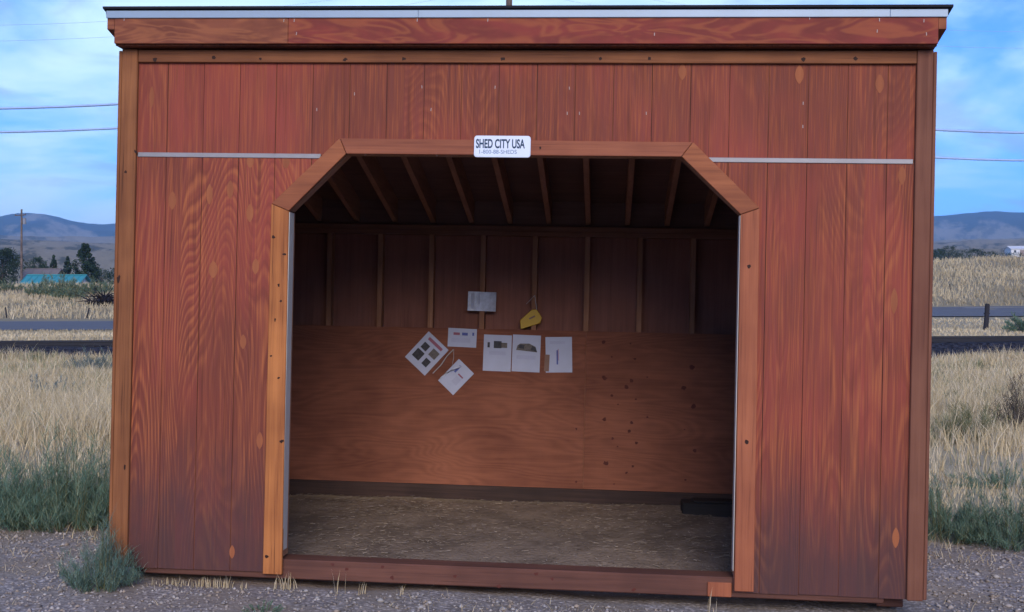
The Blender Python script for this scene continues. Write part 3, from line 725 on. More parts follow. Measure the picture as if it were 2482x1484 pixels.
bars(e, [('picture', .045, .035, .065, .065, 'print_mid'), ('picture', -.045, .032, .055, .055, 'print_dark'), ('picture', -.045, -.05, .07, .075, 'print_dark'), ('picture', .045, -.055, .05, .06, 'print_dark'), ('heading', 0, .10, .14, .024, 'print_red')])
e = paper('notice', 1105, 914, .165, .235, R(43), 'tilted white sheet with one blue mark and a curled plastic edge, lowest on the plywood', YP - .003, 'paper', 0.004, 'notice', pg)
bars(e, [('emblem', -.035, .055, .016, .07, 'print_blue'), ('text_block', .02, .03, .05, .012, 'print_red'), ('text_block', .02, -.02, .05, .06, 'print_grey')])
V, Fc = tube([(-.08, -.006, -.095), (-.075, -.013, -.03), (-.055, -.014, .03), (-.03, -.006, .09)], .0065, 5); obj('curled_edge', V, Fc, M['sleeve'], e, True)
e = paper('notice', 1205, 856, .218, .282, R(1), 'white flyer with a dark shed picture near its top, joined edge to edge with its neighbour, beside a red plywood gap', YP, 'paper', 0.0008, 'notice', pg)
e['label'] = 'white flyer with a small dark picture at its top, next to the tilted flyers'
bars(e, [('picture', .0, .066, .06, .055, 'print_dark'), ('picture', .05, .062, .05, .04, 'print_mid'), ('picture', -.07, .062, .018, .04, 'print_dark'), ('text_block', 0, .0, .13, .03, 'print_grey')])
e = paper('notice', 1275, 857, .218, .286, R(1.2), 'white flyer with wide arched dark picture, middle of the row of three', YP - .0015, 'paper', 0.0008, 'notice', pg)
prism('picture', [(-.08, .025), (.085, .012), (.07, .055), (.02, .078), (-.05, .075), (-.07, .06)], -.0035, -.0012, M['print_mid'], e)
prism('picture', [(-.065, .04), (-.02, .035), (-.015, .066), (-.055, .066)], -.0045, -.0034, M['print_dark'], e)
prism('picture', [(.03, .03), (.085, .013), (.07, .05), (.045, .06)], -.0045, -.0034, M['print_dark'], e)
bars(e, [('text_block', 0, -.03, .15, .03, 'print_grey')])
e = paper('notice', 1354, 860, .205, .275, R(-1.8), 'white flyer with slim blue upright mark, at the end of the row of three', YP, 'paper', 0.001, 'notice', pg)
bars(e, [('heading', -.01, .095, .12, .022, 'print_grey'), ('emblem', -.012, -.02, .012, .11, 'print_blue'), ('text_block', -.005, .0, .005, .09, 'print_red')])
p = shed_pt(1325, 880, YP); e = in_shed('card_strip', p[0], YP - .0036, p[2], R(2)); tag(e, 'narrow brown card strip tucked against the edge of a white flyer', 'card strip')
box('strip', -.019, .019, -.0015, .0024, -.065, .065, M['brown_card'], e)
p = shed_pt(1074, 876, YP); e = in_shed('string', p[0], YP, p[2], R(40)); tag(e, 'pale loose string hanging between two tilted flyers', 'string')
V, Fc = tube([(0, -.004, -.125), (.006, -.012, -.03), (-.004, -.014, .05), (0, -.004, .125)], .0042, 5); obj('strand', V, Fc, M['string'], e, True)
V, Fc = tube([(.0, -.004, .125), (.045, -.010, .075), (.075, -.006, .02)], .0022, 5); obj('strand', V, Fc, M['string'], e, True)
p = shed_pt(1283, 775, ys0 - .03); e = in_shed('yellow_tag', p[0], ys0 - .012, p[2], R(-28)); tag(e, 'yellow plastic tag hanging from a stud on a string', 'tag')
prism('tag_body', [(-.095, -.035), (.06, -.062), (.092, -.03), (.085, .045), (.05, .062), (-.07, .03)], -.006, .006, M['yellow'], e, 0.003)
box('tag_mark', .0, .05, -.0075, -.0055, .0, .012, M['brown_card'], e)
def tloc(dx, dz, y_): a_ = R(28); return (dx * math.cos(a_) + dz * math.sin(a_), y_, -dx * math.sin(a_) + dz * math.cos(a_))
V, Fc = tube([tloc(.055, .062, 0), tloc(.045, .13, -.003), tloc(.035, .19, .010)], .0025, 5); obj('tag_string', V, Fc, M['string'], e, True)
V, Fc = tube([tloc(.035, .19, .010), tloc(.0, .15, -.003), tloc(-.03, .12, .004)], .002, 5); obj('tag_string', V, Fc, M['string'], e, True)
p = shed_pt(1720, 1268, 2.3); e = in_shed('timber_offcut', 1.52, 2.45, 0.082, 0.0); tag(e, 'dark weathered timber lying on the dirt against the shed back corner', 'timber')
box('beam', -.42, .42, -.10, .10, -.02, .085, M['dark_timber'], e, 0.01)  # added dark block, stands for the shadowed hollow under the back skid
box('beam', -.34, .42, -.08, .09, .0855, .10, M['dark_timber'], e, 0.01)

# ------------------------------------------------------------------ vegetation helpers
def leaf_mat(name, rough=0.85):
    t = NT(name); col = t.attr('tint'); t.done(col, rough, 0.15)
    tr = t.n.new('ShaderNodeBsdfTranslucent'); t.l.new(col, tr.inputs[0])
    ms = t.n.new('ShaderNodeMixShader'); ms.inputs[0].default_value = 0.22
    t.l.new(t.b.outputs[0], ms.inputs[1]); t.l.new(tr.outputs[0], ms.inputs[2]); t.l.new(ms.outputs[0], t.out.inputs[0])
    return t.m
M['grass'] = leaf_mat('dry grass blades'); M['leaf'] = leaf_mat('leaves'); M['bark'] = plain('grey bark', (0.09, 0.07, 0.055), 0.9, 0.1, 0.4, 5)
def blades(base, h, w, lean, yaw=None):
    n = len(base); yaw = rng.uniform(0, 2 * math.pi, n) if yaw is None else yaw
    side = np.stack([np.cos(yaw), np.sin(yaw), np.zeros(n)], 1)
    ld = rng.uniform(0, 2 * math.pi, n); L = np.stack([np.cos(ld), np.sin(ld), np.zeros(n)], 1) * (lean * h)[:, None]
    up = np.zeros((n, 3)); up[:, 2] = h
    b0 = base - side * w[:, None] / 2; b1 = base + side * w[:, None] / 2
    mid = base + up * .55 + L * .35; m0 = mid - side * w[:, None] * .38; m1 = mid + side * w[:, None] * .38
    tip = base + up + L
    V = np.stack([b0, b1, m0, m1, tip], 1).reshape(-1, 3); o = np.arange(n)[:, None] * 5
    T = np.concatenate([o + [0, 1, 3], o + [0, 3, 2], o + [2, 3, 4]], 0)
    return V, T
def rep(c, k): return np.repeat(c, k, 0)
TAN = np.array([[.64, .50, .29], [.55, .43, .245], [.72, .59, .39], [.58, .48, .33], [.46, .35, .20]])
OLV = np.array([[.22, .22, .11], [.17, .185, .10], [.27, .25, .14]])
def grass_cols(x, y, n):
    c = TAN[rng.integers(0, len(TAN), n)].copy()
    g = vnoise(x + 3, y, .8) + .6 * vnoise(x, y + 7, 2.1) + rng.normal(0, .45, n)
    m_ = g > 1.0; c[m_] = OLV[rng.integers(0, 3, m_.sum())]
    return c * rng.uniform(.88, 1.12, (n, 1))
# dry meadow between the gravel and the railway
def scatter(n, y0, y1, u0, u1):
    y = np.sqrt(rng.uniform(y0 ** 2, y1 ** 2, n)); u = rng.uniform(u0, u1, n)
    return y * u, y
xs, ys = [], []
for n, u0, u1 in ((95000, -.60, -.33), (95000, .33, .60), (34000, -.33, .33), (9000, -1.0, -.60), (9000, .60, 1.0)):
    a, b = scatter(n, 7.4, 37.0, u0, u1); xs.append(a); ys.append(b)
x = np.concatenate(xs); y = np.concatenate(ys)
lim = 8.4 + .5 * vnoise(x, y, 1.1) + rng.normal(0, .25, len(x))
dens = .72 + .5 * vnoise(x + 1, y, .6)
keep = (y > lim) & ~((np.abs(x - .1) < 2.35) & (y < 9.2)) & (rng.uniform(0, 1, len(x)) < dens)
x, y = x[keep], y[keep]; n = len(x)
hh = (.20 + .25 * sstep(9, 14, y)) * (1 + .35 * vnoise(x, y + 3, .7)) * rng.uniform(.6, 1.3, n)
hh *= .40 + .60 * sstep(9.6, 12.5, y)
ww = (.003 + .00045 * y) * rng.uniform(.6, 1.5, n)
ti = rng.integers(0, n, n // 14)                       # tuft centres; most blades gather round one
near_t = rng.uniform(0, 1, n) < .7
pick = rng.integers(0, len(ti), n); order = np.argsort(y[ti]); srt = ti[order]
pos = np.clip(np.searchsorted(y[srt], y) + rng.integers(-60, 60, n), 0, len(srt) - 1); ctr = srt[pos]
same = near_t & (np.abs(x[ctr] - x) < 6.0)
sp_ = (.05 + .004 * y)
x = np.where(same, x[ctr] + rng.normal(0, 1, n) * sp_, x); y = np.where(same, y[ctr] + rng.normal(0, 1, n) * sp_, y)
hh = np.where(same, hh[ctr] * rng.uniform(.6, 1.15, n), hh * .8)
out = ~((np.abs(x - .1) < 2.4) & (y < 9.3)) & (y > 7.9); x, y, hh, ww, ctr, same = x[out], y[out], hh[out], ww[out], ctr[out], same[out]; n = len(x)
V, T = blades(np.stack([x, y, ground_h(x, y) - .01], 1), hh, ww, rng.uniform(.1, .75, n))
GC = grass_cols(x, y, n); tuft_tone = rng.uniform(.86, 1.12, 400000)[ctr]
GC = GC * np.where(same, tuft_tone, .9)[:, None]
tag(tri_mesh('dry_grass', V, T, M['grass'], rep(GC, 5)), 'tall pale dry grass covering the field between shed and railway', 'grass', kind='stuff')
# tall greener stalks standing against the dark railway bank
n = 5200; u = np.concatenate([rng.uniform(-.56, -.33, n // 2), rng.uniform(.33, .56, n // 2)]); y = rng.uniform(27, 36.6, n); x = y * u
c = np.where(rng.uniform(0, 1, (n, 1)) < np.where(x < 0, .6, .15)[:, None], OLV[rng.integers(0, 3, n)] * 1.35, TAN[rng.integers(0, 5, n)])
V, T = blades(np.stack([x, y, ground_h(x, y)], 1), rng.uniform(.2, .5, n), rng.uniform(.02, .05, n), rng.uniform(.05, .3, n))
tag(tri_mesh('tall_grass', V, T, M['grass'], rep(c, 5)), 'taller stalks of green and tan grass at the foot of the railway bank', 'grass', kind='stuff')
# grass on the verge and the banks beyond the road
n = 130000; y = np.concatenate([rng.uniform(43.5, 71, 40000), rng.uniform(83.5, 135, 90000)]); u = rng.uniform(-.62, .62, n); x = y * u
ok = (y < road_y(x) - 5.6) | (y > road_y(x) + 5.6); x, y = x[ok], y[ok]; n = len(x)
pt = vnoise(x, y, .21) + .7 * vnoise(x + 5, y * 1.7, .6)
c = (.6 * TAN.mean(0) + .4 * TAN[rng.integers(0, 5, n)]) * (.86 - .22 * np.clip(pt, -1, 1.2))[:, None]
gm = (x < -10) & (y > 92) & (vnoise(x, y, .12) + .5 * vnoise(x, y, .4) + rng.normal(0, .3, n) > .55)
c[gm] = OLV[rng.integers(0, 3, gm.sum())]
c = c * rng.uniform(.86, 1.08, (n, 1))
V, T = blades(np.stack([x, y, ground_h(x, y) - .05], 1), rng.uniform(.2, .55, n) * np.where(y > 80, 1.1, .45), rng.uniform(.04, .10, n), rng.uniform(.1, .7, n))
tag(tri_mesh('bank_grass', V, T, M['grass'], rep(c, 5)), 'dry brown grass covering the verge and the banks along the road', 'grass', kind='stuff')
# sparse sprigs on the gravel and along the front beam
n = 3800; x = rng.uniform(-4.6, 4.6, n); y = rng.uniform(5.0, 7.6, n)
lp = (np.stack([x, y, np.zeros(n)], 1) - [0, 0, CAMZ]) @ SR + SC
ok = (lp[:, 1] < -.05) | (np.abs(lp[:, 0]) > 2.3); cl_ = vnoise(x, y, 2.3) + rng.normal(0, .4, n) > .25; ok &= cl_
x, y = x[ok], y[ok]; n = len(x)
V, T = blades(np.stack([x, y, ground_h(x, y)], 1), rng.uniform(.012, .07, n), rng.uniform(.002, .005, n), rng.uniform(.3, 2.2, n))
V2, T2, C2 = [V], [T], [rep(TAN[rng.integers(0, 5, n)] * .8, 5)]
off = len(V)
for px, py, k_, hm in ((690, 1400, 30, .10), (500, 1405, 60, .06), (560, 1410, 40, .07), (820, 1400, 4, .14), (880, 1430, 10, .08), (1720, 1440, 4, .16), (1738, 1445, 4, .09), (420, 1415, 40, .05), (970, 1435, 10, .06)):
    p = shed_pt(px, py, -.03); b_ = to_world((p[0], -.03, 0.0))
    bb = np.stack([b_[0] + rng.normal(0, .05 if k_ > 12 else .012, k_), b_[1] + rng.normal(-.03, .02, k_), np.zeros(k_)], 1); bb[:, 2] = ground_h(bb[:, 0], bb[:, 1])
    v_, t_ = blades(bb, rng.uniform(.4, 1.0, k_) * hm, np.full(k_, .004), rng.uniform(.1, .4, k_)); V2.append(v_); T2.append(t_ + off); off += len(v_); C2.append(rep(TAN[rng.integers(0, 5, k_)], 5))
n = 5200; u = np.concatenate([rng.uniform(-.62, -.33, n // 2), rng.uniform(.33, .62, n // 2)]); y = rng.uniform(6.6, 8.9, n); x = y * u
ok = vnoise(x, y, 1.9) + rng.normal(0, .5, n) + .5 * (y - 7.4) > .3; x, y = x[ok], y[ok]; n = len(x)
V, T = blades(np.stack([x, y, ground_h(x, y)], 1), rng.uniform(.04, .24, n) * sstep(6.2, 8.2, y), rng.uniform(.002, .006, n), rng.uniform(.2, 1.2, n))
V2.append(V); T2.append(T + off); off += len(V); C2.append(rep(TAN[rng.integers(0, 5, n)] * rng.uniform(.7, 1.05, (n, 1)), 5))
tag(tri_mesh('grass_sprigs', np.concatenate(V2), np.concatenate(T2), M['grass'], np.concatenate(C2)), 'short dry sprigs scattered over the gravel in front of the shed', 'grass', kind='stuff')
# straw litter inside the shed
n = 11000; lx = rng.uniform(-1.95, 1.95, n); ly = rng.uniform(.17, 2.68, n)
ok = rng.uniform(0, 1, n) < .75 + .5 * vnoise(lx, ly, 2.2); lx, ly = lx[ok], ly[ok]; n = len(lx)
wp = (np.stack([lx, ly, np.full(n, .05)], 1) - SC) @ SR.T + [0, 0, CAMZ]
wp[:, 2] = ground_h(wp[:, 0], wp[:, 1]) + rng.uniform(.002, .012, n)
a = rng.uniform(0, 2 * math.pi, n); L = rng.uniform(.012, .05, n); d_ = np.stack([np.cos(a), np.sin(a), rng.normal(0, .05, n)], 1) * L[:, None]
s_ = np.stack([-np.sin(a), np.cos(a), np.full(n, .5)], 1) * rng.uniform(.0009, .0022, n)[:, None]
V = np.stack([wp - d_ / 2 - s_, wp - d_ / 2 + s_, wp + d_ / 2 + s_, wp + d_ / 2 - s_], 1).reshape(-1, 3); o_ = np.arange(n)[:, None] * 4
C = np.array([[.31, .24, .185], [.21, .16, .12], [.40, .32, .25]])[rng.integers(0, 3, n)] * rng.uniform(.7, 1.2, (n, 1))
tag(tri_mesh('straw_litter', V, np.concatenate([o_ + [0, 1, 2], o_ + [0, 2, 3]]), M['grass'], rep(C, 4)), 'thin straw litter lying on the dirt floor inside the shed', 'straw', kind='stuff')
# loose gravel
t = NT('gravel stones'); col = t.attr('tint'); M['stone'] = t.done(col, 0.85, 0.25)
n = 34000; x = rng.uniform(-5.2, 5.2, n); y = rng.uniform(4.6, 8.3, n)
lp = (np.stack([x, y, np.zeros(n)], 1) - [0, 0, CAMZ]) @ SR + SC
ok = ((lp[:, 1] < -.05) | (np.abs(lp[:, 0]) > 2.25)) & (y < 7.5 + .5 * vnoise(x, y, 1.5) + rng.normal(0, .15, n)); x, y = x[ok], y[ok]; n = len(x)
r_ = .0035 + rng.gamma(2.0, .0026, n); r_ = np.minimum(r_, .028)
oc = np.array([[1, 0, 0], [-1, 0, 0], [0, 1, 0], [0, -1, 0], [0, 0, 1], [0, 0, -1]], float)
ot = np.array([[0, 2, 4], [2, 1, 4], [1, 3, 4], [3, 0, 4], [2, 0, 5], [1, 2, 5], [3, 1, 5], [0, 3, 5]])
a = rng.uniform(0, 6.28, n); ca, sa = np.cos(a), np.sin(a)
P = oc[None] * rng.uniform(.6, 1.2, (n, 6, 1)) * r_[:, None, None] * np.stack([rng.uniform(.8, 1.4, n), rng.uniform(.7, 1.1, n), rng.uniform(.45, .8, n)], 1)[:, None]
P = np.stack([P[..., 0] * ca[:, None] - P[..., 1] * sa[:, None], P[..., 0] * sa[:, None] + P[..., 1] * ca[:, None], P[..., 2]], -1)
P = P + np.stack([x, y, ground_h(x, y) + r_ * .25], 1)[:, None]
T = (np.arange(n)[:, None, None] * 6 + ot[None]).reshape(-1, 3)
C = np.array([[.29, .245, .215], [.34, .295, .265], [.23, .19, .165], [.37, .33, .30], [.30, .235, .18], [.19, .165, .15]])[rng.integers(0, 6, n)] * rng.uniform(.8, 1.15, (n, 1))
tag(tri_mesh('gravel', P.reshape(-1, 3), T, M['stone'], rep(C, 6)), 'loose grey gravel spread in front of the shed', 'gravel', kind='stuff')

# weeds: each clump a thing of its own
def weed(name, wx, wy, rx, ry, hgt, n, cols, label, cat='weed', grp=None, stems=True, spread=.9, lw=.006):
    z0 = float(ground_h(wx, wy)); e = empty(name, (wx, wy, z0)); tag(e, label, cat, grp)
    # a shoot is a curved line from the root fanned outwards; small leaves sit along it
    ns = max(18, n // 34); th = rng.uniform(0, 6.283, ns); rad = np.sqrt(rng.uniform(0, 1, ns))
    hs = hgt * (1 - .6 * rad ** 2) * rng.uniform(.35, 1.25, ns) * (1 + .3 * np.sin(3 * th + wx * 7))
    rx, ry = rx * 1.12, ry * 1.12
    tipx, tipy = rx * rad * np.cos(th), ry * rad * np.sin(th)
    rootf = .62; n = int(n * 2.2); lw = lw * .68
    k = rng.integers(0, ns, n); f = rng.uniform(.0, 1.0, n) ** .85
    px_ = tipx[k] * (rootf + (1 - rootf) * f ** 1.4); py_ = tipy[k] * (rootf + (1 - rootf) * f ** 1.4); pz_ = hs[k] * f
    base = np.stack([px_, py_, pz_], 1) + rng.normal(0, .012 * hgt / .4, (n, 3)); base[:, 2] = np.maximum(base[:, 2], 0)
    V, T = blades(base, rng.uniform(.03, .09, n) * (hgt / .5), np.full(n, lw) * rng.uniform(.5, 1.1, n), rng.uniform(.3, 1.6, n))
    C = cols[rng.integers(0, len(cols), n)] * rng.uniform(.7, 1.25, (n, 1))
    tri_mesh('foliage', V, T, M['leaf'], rep(C, 5), e)
    nw_ = max(12, ns // 3); iw = rng.integers(0, ns, nw_); hw = hs[iw] * rng.uniform(1.05, 1.35, nw_)   # taller wispy seed stalks
    V, T = blades(np.stack([tipx[iw] * .8, tipy[iw] * .8, hs[iw] * .4], 1), hw - hs[iw] * .4, np.full(nw_, lw), rng.uniform(.1, .5, nw_))
    sst = tri_mesh('seed_stalks', V, T, M['leaf'], rep(cols[rng.integers(0, len(cols), nw_)] * 1.15, 5), e); sst['kind'] = 'stuff'
    if stems and lw < .03:
        b_ = np.stack([tipx * rootf, tipy * rootf, np.zeros(ns)], 1); tp = np.stack([tipx, tipy, hs], 1)
        md = (b_ + tp) / 2 + [0, 0, .06 * hgt]; wv = np.stack([-np.sin(th), np.cos(th), np.zeros(ns)], 1) * .003
        V = np.stack([b_ - wv, b_ + wv, md - wv, md + wv, tp], 1).reshape(-1, 3); o = np.arange(ns)[:, None] * 5
        stm = tri_mesh('stems', V, np.concatenate([o + [0, 1, 3], o + [0, 3, 2], o + [2, 3, 4]]), M['leaf'], rep(np.tile([[.14, .14, .07]], (ns, 1)), 5), e); stm['kind'] = 'stuff'
    return e
GRN = np.array([[.125, .205, .14], [.16, .235, .16], [.095, .165, .12], [.21, .25, .16]])
SAGE = np.array([[.16, .19, .17], [.12, .15, .14], [.20, .22, .19]])
def gp(px, py, dz=0.0):                     # photo point on the ground
    d = ray(px, py); Yv = 7.0
    for _ in range(30):
        p = np.array([0, 0, CAMZ]) + d * (Yv / d[1]); g_ = float(ground_h(p[0], p[1])) + dz
        Yv = Yv * (1 + .6 * (p[2] - g_) / max(.2, CAMZ - g_)); Yv = min(max(Yv, 3), 150)
    return np.array([0, 0, CAMZ]) + d * (Yv / d[1])
wg = 'green weed clumps around the shed'
p = gp(105, 1296); weed('weed_clump', p[0], p[1] + .35, .62, .42, .50, 7000, GRN, 'largest blue-green weed clump at the gravel edge, on the honey-coloured corner side of the shed', grp=wg)
p = gp(215, 1290); weed('weed_clump', p[0], p[1] + .30, .33, .30, .36, 3000, GRN, 'low green weed touching the biggest clump beside the honey-coloured corner board', grp=wg)
p = gp(20, 1300); weed('weed_clump', p[0] - .3, p[1] + .5, .45, .4, .46, 3000, GRN, 'bushy green weed on the far side of the largest clump, away from the shed', grp=wg)
p = gp(225, 1440); weed('weed_clump', p[0], p[1] + .12, .20, .17, .27, 2600, GRN * [1.0, 1.0, 1.1], 'small round feathery weed growing against the foot of the honey-coloured corner board', grp=wg, lw=.004)
p = gp(640, 1483); weed('weed_clump', p[0], p[1] - .02, .10, .08, .06, 500, GRN, 'tiny flat green weed alone on the gravel in front of the shed', grp=wg, lw=.005)
p = gp(2330, 1325); weed('weed_clump', p[0], p[1] + .3, .40, .35, .33, 3600, GRN * .95, 'green weed clump on the gravel edge beside the dark brown corner board', grp=wg)
p = gp(2470, 1345); weed('weed_clump', p[0] + .1, p[1] + .3, .42, .35, .32, 3200, GRN * .9, 'dark green weed clump farther from the dark brown corner board, in line with its neighbour', grp=wg)
p = gp(2425, 1190); weed('weed_clump', p[0] + .1, p[1] + .2, .48, .3, .20, 1800, GRN, 'flat green weed patch in the dry grass behind the two gravel edge weeds', grp=wg)
p = gp(235, 925); weed('sagebrush', p[0] + .3, p[1] + .5, 1.3, .9, .85, 3500, SAGE, 'blue-grey sagebrush in the dry grass before the railway bank', 'bush', lw=.022)
p = gp(90, 980); weed('sagebrush', p[0], p[1] + .5, .8, .6, .45, 1500, SAGE * 1.3, 'pale low sagebrush in the middle of the dry field', 'bush', lw=.015)
p = gp(2370, 1080); weed('sagebrush', p[0], p[1] + .3, .42, .35, .55, 1600, OLV * .9, 'olive upright bush in dry grass beside the dark corner of the shed', 'bush', lw=.010)
p = gp(2478, 1060); weed('sagebrush', p[0] + .15, p[1] + .3, .45, .4, .62, 1800, np.array([[.10, .075, .062], [.07, .055, .05], [.15, .12, .09]]), 'dark brown dead bush in the dry grass next to the olive bush', 'bush', lw=.010)
b_ = at_depth(2470, 800, 58); weed('roadside_shrub', b_[0] + .8, 58, 1.5, 1.0, 1.0, 2200, GRN * 1.1, 'round green shrub between the railway and the road', 'shrub', lw=.06)
sg_ = 'green shrubs on the bank across the road'
for px, Yv, rx, hg, lab in ((105, 104, 1.6, 1.5, 'green bank shrub below the long turquoise roof, at the end by the utility pole'), (145, 101, 2.0, 1.7, 'widest green bank shrub below the middle of the turquoise roof'), (180, 98, 1.7, 1.4, 'green bank shrub below the white end of the turquoise barn'), (222, 103, 1.6, 1.2, 'dull green bank shrub below the tall poplar'), (250, 106, 1.5, 1.0, 'small olive shrub between the brush pile and the poplar'), (20, 108, 1.7, 0.8, 'low green shrub on the bank crest under the spreading tree')):
    x_ = (px - W / 2) / F * Yv; weed('bank_shrub', x_, Yv, rx, 1.2, hg, 1800, np.concatenate([GRN, OLV]) * .95, lab, 'shrub', sg_, lw=.09)
# brush pile by the far verge
x_ = (252 - W / 2) / F * 93; z_ = float(ground_h(x_, 93)); e = empty('brush_pile', (x_, 93, z_)); tag(e, 'dark heap of dead branches on the bank across the road', 'brush pile')
VV, FF = [], []
for k in range(120):
    a = random.uniform(0, 6.28); r0 = random.uniform(0, .8); q = Vector((math.cos(a) * r0 * 1.5, math.sin(a) * r0 * .8, random.uniform(.0, .9) * (1 - r0 * .7)))
    dv = Vector((random.uniform(-1, 1), random.uniform(-.6, .6), random.uniform(-.1, .55))).normalized() * random.uniform(.6, 1.5)
    v_, f_ = tube([q, q + dv * .5 + Vector((0, 0, .05)), q + dv], [.06, .04, .015], 4); o_ = len(VV); VV += v_; FF += [tuple(o_ + i_ for i_ in g_) for g_ in f_]
obj('branches', VV, FF, plain('dead grey brown wood', (0.030, 0.024, 0.026), .9, .1, .4), e)

# trees
def tree(name, wx, wy, h, wdt, label, shape='round', cols=None, n=1600, grp=None, base=None, trunk_h=.22):
    z0 = float(ground_h(wx, wy)) if base is None else base
    e = empty(name, (wx, wy, z0)); tag(e, label, 'tree', grp)
    V, Fc = tube([(0, 0, -.3), (wdt * .02, 0, h * .35), (0, wdt * .02, h * .72)], [h * .025, h * .018, h * .006], 7)
    tk = obj('trunk', V, Fc, M['bark'], e)
    for k in range(5):
        a = random.uniform(0, 6.28); zb = h * random.uniform(.25, .55); L = wdt * random.uniform(.25, .42)
        V, Fc = tube([(0, 0, zb), (math.cos(a) * L * .5, math.sin(a) * L * .5, zb + L * .45), (math.cos(a) * L, math.sin(a) * L, zb + L * .8)], [h * .010, h * .007, h * .003], 5)
        obj('limb', V, Fc, M['bark'], tk)
    n = n * 3; nc = 90; cz = rng.uniform(trunk_h, 1.0, nc)
    if shape == 'cone': rad = (1.02 - cz) * 1.05
    elif shape == 'poplar': rad = np.interp(cz, [trunk_h, .35, .55, .68, .75, 1], [.75, 1, .92, .8, .55, .25])
    else: rad = np.sqrt(np.maximum(0, 1 - ((cz - .62) / .42) ** 2))
    th = rng.uniform(0, 6.283, nc); rr_ = rad * np.sqrt(rng.uniform(.02, .85, nc)) * wdt / 2
    cc = np.stack([rr_ * np.cos(th), rr_ * np.sin(th), cz * h * .96], 1); cr = wdt * rng.uniform(.09, .20, nc) * np.maximum(.40, rad)
    if shape == 'cone': cr *= .9
    k = rng.integers(0, nc, n); d_ = rng.normal(0, 1, (n, 3)); d_ /= np.linalg.norm(d_, axis=1)[:, None]
    P_ = cc[k] + d_ * (cr[k] * rng.uniform(.3, 1.05, n) ** .6)[:, None]
    s_ = h * rng.uniform(.010, .022, n); u = rng.normal(0, 1, (n, 3)); u /= np.linalg.norm(u, axis=1)[:, None]; v_ = np.cross(u, d_); v_ /= np.linalg.norm(v_, axis=1)[:, None] + 1e-6
    V = np.stack([P_ - u * s_[:, None], P_ + v_ * s_[:, None] * .7, P_ + u * s_[:, None], P_ - v_ * s_[:, None] * .7], 1).reshape(-1, 3); o = np.arange(n)[:, None] * 4
    cols = np.array([[.030, .052, .030], [.042, .068, .036], [.022, .038, .026]]) if cols is None else cols
    clump = rng.uniform(.75, 1.25, nc)
    C = cols[rng.integers(0, len(cols), n)] * (rng.uniform(.7, 1.25, n) * clump[k])[:, None]
    tri_mesh('crown', V, np.concatenate([o + [0, 1, 2], o + [0, 2, 3]]), M['leaf'], rep(C, 4), e)
    return e
def tree_px(px, ytop, Yv, wpx, **kw):
    x_ = (px - W / 2) / F * Yv; g_ = float(ground_h(x_, Yv)); top = CAMZ + (751.5 - ytop) / F * Yv
    return tree(kw.pop('name', 'shade_tree'), x_, Yv, top - g_, 1.25 * wpx / F * Yv, **kw)
tg = 'trees around the turquoise barn'
tree_px(4, 603, 165, 96, label='spreading dark shade tree behind the utility pole', grp=tg, n=2600)
tree_px(86, 622, 195, 52, label='round hazy shade tree between the utility pole and the pointed conifers', grp=tg, n=1500)
tree_px(130, 616, 175, 38, name='conifer_tree', shape='cone', label='narrow pointed conifer above the middle of the turquoise roof', grp=tg, n=1700, trunk_h=.08)
tree_px(164, 620, 178, 44, name='conifer_tree', shape='cone', label='broader pointed conifer above the white end of the barn', grp=tg, n=1800, trunk_h=.08)
tree_px(206, 588, 168, 58, name='poplar_tree', shape='poplar', label='tall upright poplar standing just past the turquoise barn', grp=tg, n=3000, trunk_h=.12)
tree_px(108, 640, 215, 34, label='small pale tree showing between the round tree and the narrow conifer', grp=tg, n=900)
tree_px(246, 650, 200, 34, label='low bushy tree past the poplar, before the shed hides the view', grp=tg, n=1000)
tree_px(276, 648, 190, 30, label='small dark tree hard against the shed corner in the view', grp=tg, n=1000)
tr = 'tree row behind the grassy mound'
rowl = ['tallest rounded tree of the row behind the mound', 'low dense tree of the row next to the tallest one', 'small dark tree in the row over the mound crest', 'bushy low tree in the row below the tan slope', 'wide low tree in the row just before the white building', 'dark hedge-like tree below the white building', 'last low tree of the row, past the white building', 'pale far tree at the start of the row']
for k, (px, yt, Yv, wp_) in enumerate(((2300, 597, 260, 52), (2330, 606, 265, 44), (2362, 603, 250, 40), (2395, 610, 270, 46), (2428, 612, 262, 52), (2462, 613, 255, 50), (2500, 611, 258, 50), (2275, 603, 290, 40))):
    tree_px(px, yt, Yv, wp_, label=rowl[k], grp=tr, n=1300, trunk_h=.08)

